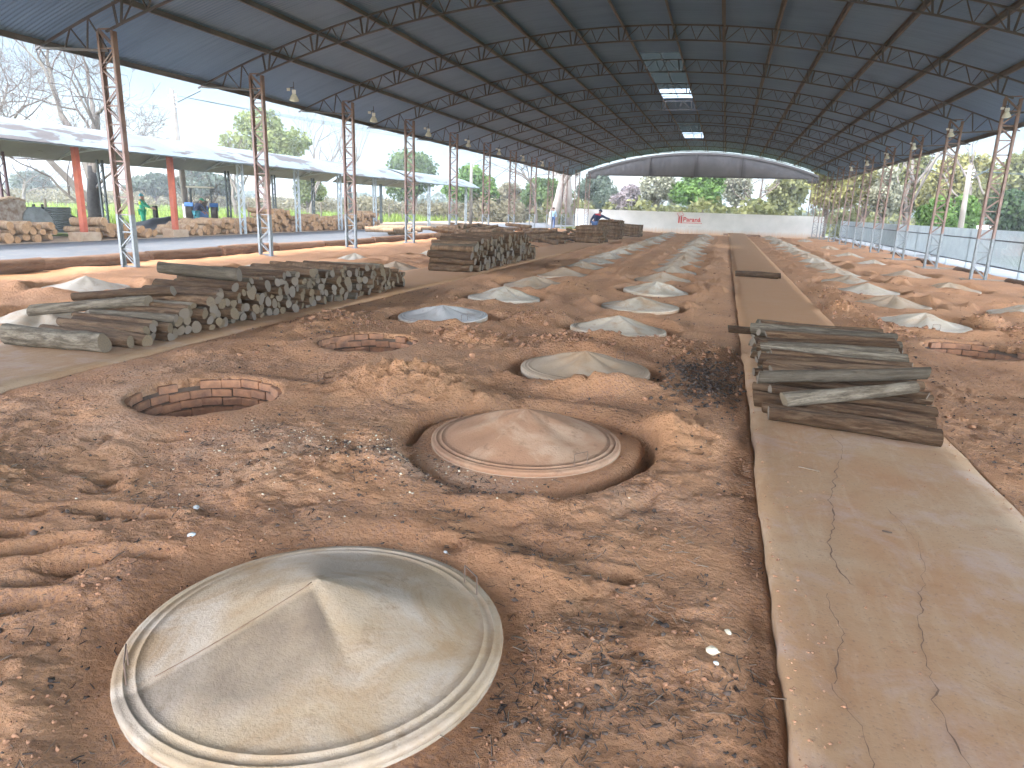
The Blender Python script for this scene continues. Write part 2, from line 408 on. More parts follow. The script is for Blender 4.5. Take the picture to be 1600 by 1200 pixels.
# ------------------------------------------------------------------ layout
XL, XR = -12.98, 7.23; XC = (XL + XR) / 2; Y0, BAY = 12.85, 5.034
ROWA, ROWB, ROWC, ROWD = -3.95, -1.28, 3.28, 5.5
LIDS = []      # x, y, row name, radius, material, kind
WORDS = 'first second third fourth fifth sixth seventh eighth ninth tenth eleventh twelfth thirteenth fourteenth fifteenth sixteenth seventeenth eighteenth nineteenth twentieth twenty-first twenty-second twenty-third'.split()
rj = random.Random(3)
LIDS.append((-1.35, 2.07, 'B', .715, 'lidnear')); LIDS.append((-1.22, 4.58, 'B', .68, 'lidbrown')); LIDS.append((-1.27, 7.1, 'B', .68, 'lid'))
y = 9.8
while y < 56: LIDS.append((ROWB + rj.uniform(-.06, .06), y, 'B', .68, 'lid')); y += 2.6 + rj.uniform(-.06, .06)
LIDS.append((-3.98, 9.75, 'A', .68, 'lidmetal'))
y = 12.3
while y < 56: LIDS.append((-3.85 + rj.uniform(-.06, .06), y, 'A', .67, 'lid')); y += 2.55 + rj.uniform(-.06, .06)
y = 12.65
while y < 57: LIDS.append((3.3 + rj.uniform(-.06, .06), y, 'C', .68, 'lid')); y += 2.56 + rj.uniform(-.06, .06)
for x, y in ((5.75, 15.4), (5.55, 19.85), (5.45, 23.85), (5.5, 29.1), (5.4, 34.2), (5.5, 41.5), (5.4, 52)): LIDS.append((x, y, 'D', .70, 'lid'))
for x, y in ((-8.55, 6.95), (-11.0, 9.85), (-10.6, 14.2), (-8.2, 16.75), (-10.3, 18.35), (-9.2, 21.6), (-9.3, 29.5), (-10.2, 25.8)): LIDS.append((x, y, 'E', .70, 'lid'))
PITS = [(-4.0, 4.6, .56), (-3.92, 7.25, .55), (3.3, 10.1, .60)]
PX0, PX1 = .37, 1.82; LX0, LX1 = -7.55, -5.72

MOUNDS = [(-2.80, 5.70, .56, .45, .165), (-2.35, 5.6, .35, .3, .09), (-1.14, 6.22, .24, .17, .115), (-4.15, 2.45, .45, .5, .16), (-.35, 4.1, .35, .3, .07), (-2.3, 3.6, .5, .4, .07), (-.3, 5.2, .28, .4, .10), (-3.0, 8.0, .6, .4, .10), (-5.0, 8.4, .45, .9, .12),
          (-1.75, 8.4, .4, .35, .10), (-2.6, 10.2, .4, .4, .12), (-.35, 8.7, .4, .4, .08), (4.6, 11.9, .4, .35, .16), (4.35, 13.0, .35, .3, .18), (2.4, 11.6, .3, .5, .14), (2.2, 13.9, .25, .5, .16), (4.5, 10.9, .35, .35, .10), (2.35, 16.4, .25, .5, .16), (4.4, 20.2, .4, .3, .15)]
rm = random.Random(9)
for k in range(90):
    y = rm.uniform(14, 55); x = rm.choice((ROWB - 1.15, ROWB + 1.05, ROWC - .95, ROWC + 1.1, ROWA + 1.1, ROWA - 1.1)) + rm.uniform(-.2, .2)
    MOUNDS.append((x, y, rm.uniform(.25, .5), rm.uniform(.3, .6), rm.uniform(.03, .085)))
FOOT = [(-3.39, 3.03, .10, .09, .9, .09), (-3.28, 2.9, .10, .07, .2, .08), (-3.06, 2.66, .16, .07, .2, .09), (-2.92, 2.66, .10, .06, 1.2, .08), (-2.73, 2.69, .14, .06, .3, .08), (-2.93, 2.29, .15, .06, .5, .08), (-3.0, 2.2, .14, .06, .5, .09), (-2.69, 2.18, .15, .07, .6, .09), (-2.63, 1.84, .15, .07, .6, .09), (-2.7, 2.03, .13, .06, .5, .08), (-3.26, 2.31, .13, .06, .4, .08), (-2.45, 2.35, .12, .05, .3, .06),
        (-.3, 2.95, .09, .07, 0, .07), (-1.17, 2.93, .10, .08, .4, .08), (-2.1, 3.1, .1, .05, .5, .05), (-3.9, 3.5, .12, .06, .4, .06), (-3.5, 3.7, .12, .05, .6, .06), (-2.8, 4.2, .12, .06, .1, .05), (-4.6, 3.9, .12, .06, .3, .06)]
for k in range(34):
    FOOT.append((rm.uniform(-5.4, -2.2), rm.uniform(1.8, 6.6), rm.uniform(.08, .14), rm.uniform(.035, .06), rm.uniform(0, 3.1), rm.uniform(.02, .05)))

def ground(x, y):
    x = np.asarray(x, float); y = np.asarray(y, float)
    big = .05 * fbm(x, y, 1.7, 2)
    n1 = fbm(x, y, .55, 2, 3.0); n2 = fbm(x, y, .17, 2, 8.0); n3 = fbm(x, y, .05, 2, 13.0)
    rough = .45 + .75 * sst(-.3, .5, fbm(x, y, 1.3, 2, 31.0))
    z = big + rough * (.024 * n1 + .016 * n2 + .0075 * n3) + .014 * np.abs(fbm(x, y, .28, 2, 21.0)) * rough
    far = sst(9, 22, y); z = z * (1 - .15 * far) + far * .03 * np.abs(fbm(x, y, .8, 2, 41.0))
    edge = sst(11, 12.5, np.abs(x - XC)); z = z * (1 - .6 * edge)
    for mx, my, a, b, h in MOUNDS:
        q = ((x - mx) / a) ** 2 + ((y - my) / b) ** 2
        k = q < 7
        if k.any(): z = z + np.where(k, h * np.exp(-q * .9) * (1 + .28 * n2 + .2 * n1 + .16 * n3), 0)
    for fx, fy, a, b, ang, d in FOOT:
        c, s_ = math.cos(ang), math.sin(ang); u = (x - fx) * c + (y - fy) * s_; v = -(x - fx) * s_ + (y - fy) * c
        q = (u / a) ** 2 + (v / b) ** 2
        k = q < 9
        if k.any(): z = z + np.where(k, -.75 * d * np.exp(-q * q * .9) + .08 * d * np.exp(-(q - 2.2) ** 2), 0)
    for k, (lx, ly, row, r, m) in enumerate(LIDS):
        d = np.hypot(x - lx, y - ly)
        if not (d < r + 1.0).any(): continue
        a = np.arctan2(y - ly, x - lx)
        if row == 'B' and m == 'lidbrown':     # clay collar with a trench outside it
            fl = 1 - sst(r + .10, r + .34, d)
            z = z * (1 - fl) + fl * (-.012)
            tr = np.exp(-((d - r - .19 - .035 * np.sin(3 * a) - .3 * .1 * n1) / .042) ** 2) * (.05 + .15 * sst(.2, .9, np.cos(a + .35)) + .09 * sst(.75, .97, np.cos(a - 2.9)) + .04 * np.sin(5 * a))
            col = (1 - sst(r + .02, r + .14, d)) * .015
            z = z - np.maximum(tr, .03 * np.exp(-((d - r - .19) / .06) ** 2)) + col
            z = z + .04 * np.exp(-((d - r - .38) / .13) ** 2) * (.6 + .9 * n1)
        else:
            fl = 1 - sst(r + .04, r + .30, d)
            z = z * (1 - fl) + fl * (-.035 if m != 'lidnear' else -.03)
            z = z + (.06 if m != 'lidnear' else .03) * np.exp(-((d - r - .28) / .16) ** 2) * (.8 + .8 * n1 + .5 * np.sin(2 * a + k * 1.7))
            if k % 2 == 1 or m in ('lid', 'lidmetal'):
                z = z - .10 * np.exp(-((d - r - .10) / .07) ** 2) * sst(.55, .95, np.cos(a - (.1 + .6 * math.sin(k * 2.1)))) - .13 * np.exp(-((d - r - .10) / .08) ** 2) * sst(.6, .95, np.cos(a - 3.3 - .3 * math.sin(k)))
    for px, py, r in PITS:
        d = np.hypot(x - px, y - py)
        fl = 1 - sst(r + .1, r + .55, d)
        z = z * (1 - fl * .8) + fl * (.055 + .02 * n1)
        z = np.where(d < r + .035, -1.15 + .05 * n1, z)
    # slabs
    for a, b in ((PX0, PX1), (LX0, LX1)):
        dp = .045 - .03 * sst(5, 10, y); w = sst(a - .30, a - .03, x) * (1 - sst(b + .03, b + .30, x)); w = w * (.75 + .5 * np.clip(n1, -.5, .5)); dp = np.where(x > (a + b) / 2, -.006, dp); z = z * (1 - w) + w * (-dp)
        w2 = sst(a - .02, a + .05, x) * (1 - sst(b - .05, b + .02, x)); z = z - .08 * w2
    z = z - .35 * sst(57, 67, y)
    return z

def gz(x, y): return float(ground(np.array([x]), np.array([y]))[0])

def grid_lines():
    ys = [-7.0]
    while ys[-1] < 69.5:
        y = ys[-1]; dy = .35 if y < .6 else max(.0155, .0062 * y) if y < 8.5 else .0062 * y * 1.25
        ys.append(y + dy)
    xs = [-4.4]
    while xs[-1] < 2.0: xs.append(xs[-1] + .0185)
    while xs[-1] < 8.5: xs.append(xs[-1] + min(.06, .0185 + (xs[-1] - 2) * .02))
    x = -4.4; L = []
    while x > -14.0: x -= min(.07, .0185 + (-4.4 - x) * .015); L.append(x)
    return np.array(L[::-1] + xs), np.array(ys)

def build_ground():
    xs, ys = grid_lines(); X, Y = np.meshgrid(xs, ys); x = X.ravel(); y = Y.ravel()
    z = np.concatenate([ground(x[i:i + 200000], y[i:i + 200000]) for i in range(0, len(x), 200000)])
    nx, ny = len(xs), len(ys); I = (np.arange(ny - 1)[:, None] * nx + np.arange(nx - 1)[None]).ravel()
    Fc = np.stack([I, I + 1, I + nx + 1, I + nx], 1)
    def patch(cx, cy, rx, ry): return np.exp(-(((x - cx) / rx) ** 2 + ((y - cy) / ry) ** 2) * 1.2)
    nz = .5 + .8 * fbm(x, y, .6, 3, 77.0)
    ash = np.clip((patch(-1.7, 3.85, 1.0, .28) * 1.1 + .75 * patch(-2.7, 3.6, 1.0, .8) + .8 * patch(-4.3, 4.0, .9, .8) + .5 * patch(-3.0, 6.9, 1.1, .7) + .5 * patch(-.2, 3.8, .5, .4) + .6 * patch(-5.2, 5.6, .6, 1.2)) * nz * 1.3, 0, 1)
    char = np.clip((2.2 * patch(.0, 7.15, .36, .95) + .28 * patch(-.2, 1.9, .5, .7) + .28 * patch(-.35, 2.8, .4, .5) + .45 * patch(-4.9, 8.2, .5, 1.0) + .5 * patch(-1.7, 5.55, .8, .25) + .4 * patch(-5.4, 11.5, .35, 2.5) + .5 * patch(.25, 5.6, .25, .5) + .25 * patch(-.6, 1.3, .6, .4)) * (nz + .2), 0, 1)
    sand = np.clip(sst(4.5, 13, y) * (.55 + .5 * fbm(x, y, 1.5, 2, 55.0)) + sst(-8, -9.5, x) * .5 + patch(-2.6, 5.6, .6, .4) * .6 + patch(-.4, 2.6, .6, .9) * .35 + patch(-.1, 4.9, .4, .5) * .7, 0, 1)
    me = np_mesh('soil_ground', np.stack([x, y, z], 1), Fc, M['soil'], True, dict(ash=ash, char=char, sand=sand))
    return tag(link('ground', me), kind='structure')
build_ground()

# outer terrain: one sheet to the horizon, sunk below the shed
def outer_z(x, y):
    z = np.where(x > XC, -.5, -.06) + .05 * fbm(x, y, 9, 2)
    z = z - .0 * x
    inside = (x > -13.9) & (x < 8.3) & (y < 69.2) & (y > -6.8)
    road = (x < -13.9) & (x > -22.1)
    z = np.where(road, -.16, z); z = np.where((x >= 8.3) & (x < 14.5), -.62, z)
    return np.where(inside, -2.2, z)
xs = np.array([-290, -200, -120] + list(np.arange(-90, -24, 2.0)) + [-24, -22.2, -22.1, -13.9, -13.88, -8, -3, 3, 8.28, 8.3, 14.5, 14.6] + list(np.arange(17, 60, 2.5)) + [80, 140, 200, 290], float)
ys = np.array([-120, -60, -20, -6.82, -6.8] + list(np.arange(-2, 68, 2.5)) + [69.2, 69.22] + list(np.arange(72, 150, 4)) + [180, 240, 310], float)
X, Y = np.meshgrid(xs, ys); nx, ny = len(xs), len(ys); I = (np.arange(ny - 1)[:, None] * nx + np.arange(nx - 1)[None]).ravel()
tag(link('field', np_mesh('field', np.stack([X.ravel(), Y.ravel(), outer_z(X.ravel(), Y.ravel())], 1), np.stack([I, I + 1, I + nx + 1, I + nx], 1), M['grass'], False)), kind='structure')

def strip(name, xa, xb, ya, yb, z, mat, wob=.0, step=.5, thick=.12, far=False):
    ys = np.arange(ya, yb + step * .5, step); n = len(ys); us = np.linspace(0, 1, 9)
    a = xa + wob * fbm(ys, ys * 0 + xa, .9, 3) + wob * .5 * fbm(ys, ys * 0, .15, 2); b = xb + wob * fbm(ys, ys * 0 + xb, .9, 3)
    V = []
    for i in range(n):
        V.append((a[i] - .01, ys[i], z - thick))
        for u in us: V.append((a[i] + (b[i] - a[i]) * u, ys[i], z - (.006 if u in (0, 1) else 0)))
        V.append((b[i] + .01, ys[i], z - thick))
    V = np.array(V); w = 11
    I = (np.arange(n - 1)[:, None] * w + np.arange(w - 1)[None]).ravel()
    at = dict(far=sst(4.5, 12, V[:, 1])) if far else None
    return tag(link(name, np_mesh(name, V, np.stack([I, I + 1, I + w + 1, I + w], 1), mat, False, at)), kind='structure')
walk = strip('walkway', PX0, PX1, -6, 66.5, .02, M['path'], .018, .12, .14, True)
strip('walkway', LX0, LX1, 1.0, 60, .02, M['path'], .04, .2, .14, True)
strip('road', -21.8, -14.35, -10, 90, -.02, M['road'], .1, 1.0)
strip('road_verge', -23.6, -21.7, -10, 90, -.026, M['conc'], .15, 1.0)
strip('yard', -28.8, -23.5, -10, 75, -.03, M['conc'], .3, 1.0)
strip('pavement', 8.75, 14.3, -10, 90, -.45, M['roadr'], .02, 1.0)
strip('kerb', 8.33, 8.75, -6, 69, -.30, M['whitek'], .02, 1.0, .3)

# cracks in the walkway
def crack(pts, w):
    P = []; k0 = 0
    for (a, b) in zip(pts[:-1], pts[1:]):
        n = max(2, int(math.dist(a, b) / .03))
        for i in range(n): 
            t = i / n; P.append((a[0] + (b[0] - a[0]) * t, a[1] + (b[1] - a[1]) * t))
    P.append(pts[-1]); P = np.array(P)
    jx = P[:, 0] + .018 * fbm(P[:, 1] * 3, P[:, 0] * 3, .25, 3); ww = w * (.14 + np.abs(fbm(P[:, 1], P[:, 0], .12, 2, 4.0)) * .75)
    V = []; F = []
    for i in range(len(P)):
        V += [(jx[i] - ww[i], P[i, 1], .0235), (jx[i] + ww[i], P[i, 1], .0235)]
        if i: F.append((2 * i - 2, 2 * i - 1, 2 * i + 1, 2 * i))
    MB().add(V, F).build('crack', M['crack'], walk)
crack([(.89, 4.81), (.77, 4.2), (.75, 3.92), (.68, 3.57), (.68, 3.4), (.72, 3.19), (.74, 3.17)], .007)
crack([(.89, 4.81), (1.0, 5.3), (.95, 5.6)], .004)
crack([(.74, 3.18), (.89, 3.22), (1.02, 3.21)], .003)
crack([(1.02, 3.21), (.96, 3.0), (.95, 2.88), (.91, 2.77), (.91, 2.63), (.89, 2.49), (.86, 2.39), (.88, 2.3), (.89, 2.1), (.93, 1.9)], .005)
crack([(.61, 3.06), (.61, 2.9), (.62, 2.75), (.60, 2.66), (.55, 2.4)], .006)
crack([(.54, 2.4), (.59, 2.2), (.60, 2.1), (.60, 1.9)], .004)
crack([(1.05, 2.6), (1.17, 2.5), (1.35, 2.42)], .004)
crack([(1.07, 4.22), (1.13, 3.81), (1.12, 3.59), (1.02, 3.21)], .003)

# ------------------------------------------------------------------ lids
def lid_profile(r, h):
    return [(r * .985, -.02), (r, .004), (r * .997, .014), (r * .975, .019), (r * .955, .0195), (r * .951, .0235), (r * .944, .024), (r * .940, .020), (r * .90, .024), (r * .896, .029), (r * .888, .0295), (r * .883, .027)] + \
           [(r * q, .03 + (h - .03) * ((1 - q / .86) ** 1.18)) for q in (.84, .78, .7, .6, .5, .4, .3, .22, .15, .09, .05, .02)] + [(.0005, h)]

def lid_mesh(name, r, h, mat, n=64, facet=False, seed=0, lumpy=.004, dome=False):
    rr = random.Random(seed); ph = rr.uniform(0, 6)
    def fn(x, y, z):
        d = math.hypot(x, y); a = math.atan2(y, x); q = d / r
        if dome and q < .86: z = .03 + (h - .03) * (.72 * (1 - (q / .86) ** 1.7) + .28 * max(0, 1 - q / .5) ** 1.3)
        if q < .85:
            w = (1 - abs(q - .45) / .45) if q < .9 else 0
            z += lumpy * 2 * max(0, w) * (math.sin(3 * a + ph) + .6 * math.sin(7 * a - ph * 2))
            if facet:
                # flat fold facing the viewer: plane through the tip, cut into the cone
                u = x * .13 - (y + .03) * .99; zs = .03 + (h - .03) * (1 - 1.55 * d / r * .62) ; pl = h - u * .66 + .50 * u * u
                if u > 0 and z > pl: z = pl + (z - pl) * .05
                if z < .028: z = .028
        return x, y, z
    return MB().lathe(lid_profile(r, h), n, fn=fn).mesh(name, mat, True)

def handle(parent, r, ang):
    b = MB(); p = []
    for s in (-1, 1):
        a = ang + s * .085; p.append(Vector((math.cos(a) * r * .93, math.sin(a) * r * .93, .02)))
    t = [q + Vector((math.cos(ang) * .0, math.sin(ang) * .0, .085)) for q in p]
    b.tube([p[0], t[0], t[1], p[1]], .0032, 5)
    b.build('handle', M['wire'], parent)

ROWTXT = dict(A='row beside the left walkway', B='row left of central walkway', C='row right of central walkway', D='sparse row nearest the right fence', E='scattered lids left of the long log stack')
cnt = {}
protos = {}
for m, h in (('lid', .245), ('lidmetal', .20)):
    for s in range(6): protos[m, s] = lid_mesh('cone_cover', .68, h, M[m], 48, False, s + 3, .006 + .003 * s)
rimmesh = MB().lathe([(.66, -.05), (.70, -.05), (.705, -.004), (.66, -.003), (.66, -.05)], 40).mesh('rim', M['lid'], True)
for i, (lx, ly, row, r, m) in enumerate(LIDS):
    k = cnt.get(row, 0); cnt[row] = k + 1
    lab = None
    if m == 'lidnear': lab = 'large worn beige cone lid with a folded crease, nearest the camera'
    elif m == 'lidbrown': lab = 'brown dust covered cone lid set in a clay collar with a trench around it'
    elif m == 'lidmetal': lab = 'bluish pale cone lid directly behind the second open brick pit'
    elif row == 'B' and k == 2: lab = 'smooth grey cone lid behind the small soil heap left of the dark charred patch'
    elif row == 'E': lab = ['flat grey lid at the left end of the long log stack', 'pale cone lid on bare soil left of the long log stack', 'pale lid just behind the near end of the long log stack', 'cone lid between the long log stack and the second stack', 'small pale lid by the third left column', 'pale lid behind the second log stack near the left columns', 'pale cone lid in front of the loose log heap', 'pale lid left of the second log stack by the fifth left column'][k]
    elif row == 'D': lab = ['grey lid cut by the right edge of the picture', 'broken soil strewn grey lid in front of the nearest right column', 'bluish lid half buried in soil near the second right column', 'grey lid near the third right column', 'dusty brown lid near the fourth right column', 'small far grey lid near the fifth right column', 'farthest pale lid on the right near the white wall'][k]
    else:
        n0 = dict(A=0, B=0, C=0)[row]
        lab = 'grey cone lid, %s from near end of the %s' % (WORDS[k - n0], ROWTXT[row])
    cat = 'kiln cover'
    zz = {'lidnear': .0, 'lidbrown': .02}.get(m, .006)
    if row in 'DE': zz = -.03
    e = empty('kiln_cover', (lx, ly, zz - .35 * float(sst(57, 67, np.array(ly)))), rj.uniform(0, 6.28) if m not in ('lidnear', 'lidbrown') else 0, lab, cat, 'cone lids over the kilns')
    if m == 'lidnear':
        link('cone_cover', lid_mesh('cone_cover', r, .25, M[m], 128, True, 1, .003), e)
        handle(e, r, R(222)); handle(e, r, R(48))
        s = MB(); P = [Vector((-.01, -.03, .25))]
        for q in np.linspace(.05, .78, 14): P.append(Vector((-.66 * q * r, -.03 - .75 * q * r, .03 + .22 * (1 - q / .86) ** 1.18 + .004)))
        s.tube(P, .0022, 4); s.build('seam', M['crack'], e, smooth=True)
        MB().lathe([(r * .93, -.06), (r * .995, -.06), (r * .99, -.018), (r * .93, -.018)], 96).build('rim', M[m], e, smooth=True)
        e.rotation_euler = (0, 0, 0)
    elif m == 'lidbrown':
        link('cone_cover', lid_mesh('cone_cover', r, .235, M[m], 96, False, 2, .007, True), e)
        MB().lathe([(r * .94, -.08), (r * 1.0, -.08), (r * 1.0, -.016), (r * .94, -.018)], 96).build('rim', M['lid'], e, smooth=True)
        handle(e, r, R(-40))
    else:
        c = link('cone_cover', protos[m, (i * 7) % 6], e)
        sc = r / .68; c.scale = (sc, sc, sc * rj.uniform(.74, .92))
        rr_ = link('rim', rimmesh, e); rr_.scale = (sc * .975, sc * .975, 1)
        if ly < 14 and row in 'ABC': handle(e, r, rj.uniform(0, 6))
        e.rotation_euler = (rj.uniform(-.035, .035), rj.uniform(-.035, .035), e.rotation_euler.z)

# ------------------------------------------------------------------ open kiln pits
def pit(px, py, r, label):
    e = empty('kiln_pit', (px, py, 0), 0, label, 'brick pit', 'open brick kiln pits')
    rr = random.Random(int(px * 100)); b = MB(); n = 20
    for row in range(11):
        zc = -.005 - row * .082
        for j in range(n):
            a = 2 * math.pi * (j + .5 * (row % 2)) / n + rr.uniform(-.012, .012)
            if row == 0 and rr.random() < .22: continue
            w = 2 * math.pi * (r + .03) / n * rr.uniform(.93, .985)
            rad = r + .055 + rr.uniform(-.009, .009) + (.01 if row < 2 else 0)
            b.box((rad * math.cos(a), rad * math.sin(a), zc + rr.uniform(-.006, .006)), (.12, w, .072 * rr.uniform(.92, 1.05)), Matrix.Rotation(a, 3, 'Z') @ Matrix.Rotation(rr.uniform(-.05, .05), 3, 'X'))
    o = b.build('brick_lining', M['brick'], e)
    bv = o.modifiers.new('b', 'BEVEL'); bv.width = .008; bv.segments = 2
    MB().lathe([(r + .03, -1.12), (r + .03, -.02), (r + .115, -.02), (r + .12, -1.12)], 40).build('mortar', M['mortar'], e, smooth=True)
pit(*PITS[0], 'open brick lined pit left of the brown lid, nearest of the pits')
pit(*PITS[1], 'open brick lined pit between the log stack and the soil heap')
pit(*PITS[2], 'open brick lined pit right of the walkway log pile')

# ------------------------------------------------------------------ logs
def log_mesh(seed, n=12, rings=9, bend=.06, rough=.07, mats=('bark', 'cut')):
    rr = random.Random(seed); b = MB(); ph = [rr.uniform(0, 6.28) for _ in range(6)]
    V = []; k = 0
    t0 = rr.uniform(-.12, .12)
    for i in range(rings):
        t = i / (rings - 1); x = t - .5
        oy = bend * math.sin(t * 3.1 + ph[0]) * .5; oz = bend * .6 * math.sin(t * 4.1 + ph[1]) * .5
        oz -= bend * .6 * math.sin(ph[1]) * .0
        for j in range(n):
            a = 2 * math.pi * j / n
            r = 1 + t0 * (t - .5) * 2 + rough * math.sin(2 * a + ph[2] + t * 2) + rough * .7 * math.sin(3 * a + ph[3] - t * 5) + rough * .6 * math.sin(t * 17 + ph[4] + a)
            r += .10 * math.exp(-((t - (.3 + .4 * (ph[5] / 6.28))) / .05) ** 2) * max(0, math.cos(a - ph[4]))
            tl = (.012 * math.sin(a + ph[2]) if i in (0, rings - 1) else 0)
            V.append((x + tl, r * math.cos(a) + oy * 4, r * math.sin(a) + oz * 4))
    F = []
    for i in range(rings - 1):
        for j in range(n):
            j2 = (j + 1) % n; F.append((i * n + j, (i + 1) * n + j, (i + 1) * n + j2, i * n + j2))
    b.mi = 0; b.add(V, F)
    b.mi = 1; b.add([V[j] for j in range(n)], [tuple(range(n))])
    e = (rings - 1) * n; b.add([V[e + j] for j in range(n)], [tuple(range(n - 1, -1, -1))])
    me = b.mesh('log', [M[m] for m in mats], False)
    sm = [p.material_index == 0 for p in me.polygons]; me.polygons.foreach_set('use_smooth', sm)
    return me
LOGM = [log_mesh(s) for s in range(14)] + [log_mesh(s + 20, mats=('bark', 'cutdark')) for s in range(8)] + [log_mesh(s + 40, mats=('barkgrey', 'cut')) for s in range(5)]
ALLLOGS = []     # dict(loc, rot(x,y,z), L, r, label, group, special)

def stack(seed, ya, yb, xc, L, hfun, rmin, rmax, label, group, base=.02, ytilt=.05, jx=.09, tries=10, limit=400, ms=(0, 14)):
    rr = random.Random(seed); C = []
    n = 0; fails = 0
    while fails < 60 and n < limit:
        r = rr.uniform(rmin, rmax) if rr.random() > .12 else rmax * rr.uniform(1.0, 1.18)
        best = None
        for _ in range(tries):
            y = rr.uniform(ya + r, yb - r); z = base + r * .92
            for cy_, cz_, cr_ in C:
                dy = abs(y - cy_)
                if dy < r + cr_ - .004: z = max(z, cz_ + math.sqrt(max(0, (r + cr_ - .004) ** 2 - dy * dy)))
            sc = (z + r) - hfun(y)
            if best is None or sc < best[0]: best = (sc, y, z)
        if best[0] > .0: fails += 1; continue
        C.append((best[1], best[2], r)); n += 1
        ALLLOGS.append(dict(loc=(xc(best[1]) + rr.uniform(-jx, jx), best[1], best[2]), rot=(rr.uniform(0, 6.28), rr.uniform(-ytilt, ytilt) * .5, rr.uniform(-ytilt, ytilt)), L=L * rr.uniform(.92, 1.08), r=r, label=label, group=group, m=rr.randrange(*ms) if rr.random() > .2 else rr.randrange(22, 27)))
    return C

def interp(pts):
    xs_, ys_ = zip(*pts); return lambda y: float(np.interp(y, xs_, ys_))

def one_log(p0, p1, r, label, group=None, m=0, cat='log'):
    p0 = Vector(p0); p1 = Vector(p1); d = p1 - p0
    ALLLOGS.append(dict(loc=tuple((p0 + p1) / 2), rot=(random.uniform(0, 6), -math.atan2(d.z, math.hypot(d.x, d.y)), math.atan2(d.y, d.x)), L=d.length, r=r, label=label, group=group, m=m, special=True))

# long stack on the left walkway
one_log((-7.30, 5.50, .135), (-6.12, 5.62, .135), .112, 'thick smooth log lying foremost at the near left end of the long stack', None, 26)
one_log((-7.35, 5.95, .11), (-6.05, 5.88, .09), .07, 'thin pale log just behind the thick foremost log of the long stack', None, 5)
stack(21, 6.0, 12.85, lambda y: -6.68, 1.22, interp([(6.0, .20), (6.6, .36), (7.3, .52), (8.2, .63), (10.2, .62), (12.0, .55), (12.9, .30)]), .042, .070, 'weathered log in the long stack on the left walkway', 'logs in the long left stack')
one_log((-7.35, 7.75, .69), (-6.2, 7.95, .64), .085, 'pale grey log on top of the long stack at its high near end', None, 24)
one_log((-8.25, 6.55, .20), (-6.6, 6.75, .40), .07, 'grey log leaning out to the left from the long stack', None, 25)
one_log((-8.0, 6.95, .34), (-6.5, 7.05, .50), .06, 'thin log poking out left above the leaning grey log', None, 9)
# second stack
stack(22, 16.2, 22.4, lambda y: -6.5, 1.15, interp([(16.2, .72), (17, .85), (20, .95), (21.3, .9), (22.4, .3)]), .07, .105, 'weathered log in the second stack farther along the left walkway', 'logs in the second left stack')
# pile on the central walkway
stack(23, 6.15, 8.75, lambda y: 1.14 + .02 * (y - 6), 1.28, interp([(6.1, .16), (6.5, .24), (7.0, .36), (7.6, .46), (8.2, .52), (8.75, .42)]), 0.036, .056, 'dark weathered log in the pile across the central walkway', 'logs in the central walkway pile', jx=.09, ytilt=.10, ms=(14, 22))
one_log((.50, 5.82, .085), (1.70, 5.60, .085), .062, 'long brown log lying foremost across the central walkway', None, 2)
one_log((.47, 5.97, .075), (1.66, 5.80, .07), .05, 'thin brown log second from the front of the central pile', None, 4)
one_log((.62, 5.98, .16), (1.66, 6.30, .31), .06, 'pale log lying slanted on the front of the central pile', None, 22)
one_log((.42, 6.30, .26), (1.82, 6.62, .38), .056, 'long grey log crossing the central pile at an angle', None, 23)
one_log((.40, 6.22, .09), (1.78, 6.05, .09), .065, 'dark log on the concrete under the slanted pale log', None, 11)
one_log((.16, 8.35, .36), (.9, 8.3, .36), .04, 'thin dark log sticking out left from the central pile', None, 12)
one_log((.41, 20.0, .095), (1.5, 19.78, .095), .075, 'single log lying across the far central walkway, near one of two', None, 1)
one_log((.46, 20.16, .09), (1.58, 19.95, .09), .07, 'single log lying across the far central walkway, rear one of two', None, 2)
# far stacks near the worker
for (sd, ya, yb, xc, h, nm) in ((31, 35.0, 36.9, -6.5, .88, 'near'), (32, 40.4, 42.6, -6.4, 1.12, 'tall'), (33, 46.6, 48.2, -5.95, .8, 'far')):
    stack(sd, ya, yb, (lambda c: (lambda y: c))(xc), 1.3, (lambda h: (lambda y: h))(h), .075, .11, 'log in the %s log stack by the worker in the red shouldered jersey' % nm, 'logs in the %s stack by the worker' % nm)
# loose heap and dark pile
rr = random.Random(5)
for k in range(70):
    y = rr.uniform(27, 42); x = rr.uniform(-12.0, -7.6) - .02 * (y - 30); z = .08 + rr.random() ** 2 * .55
    ALLLOGS.append(dict(loc=(x, y, z), rot=(rr.uniform(0, 6), rr.uniform(-.25, .25), rr.uniform(-.7, .7)), L=rr.uniform(1.3, 2.2), r=rr.uniform(.06, .11), label='loose log', group='loose', m=rr.randrange(14), stuff=True))
for k in range(26):
    y = rr.uniform(31, 34); ALLLOGS.append(dict(loc=(-12.6 + rr.uniform(-.3, .3), y, .1 + rr.random() * .6), rot=(0, rr.uniform(-.15, .15), rr.uniform(-.3, .3)), L=1.3, r=rr.uniform(.07, .11), label='x', group='x', m=rr.randrange(14), stuff=True))

def place_log(d):
    o = link('log', LOGM[d['m']]); o.location = d['loc']; o.rotation_euler = d['rot']; o.scale = (d['L'], d['r'], d['r'])
    tag(o, d['label'], 'log', d['group']); return o

cand = [d for d in ALLLOGS if not d.get('stuff')]
cand.sort(key=lambda d: (0 if d.get('special') else 1, d['loc'][1] / d['r'] * .1 + d['loc'][1] * .0))
cand = [d for d in cand if d.get('special')] + sorted([d for d in cand if not d.get('special')], key=lambda d: math.hypot(d['loc'][0], d['loc'][1]) / d['r'])
NLOG = 296
for d in cand[:NLOG]: place_log(d)
rest = cand[NLOG:] + [d for d in ALLLOGS if d.get('stuff')]

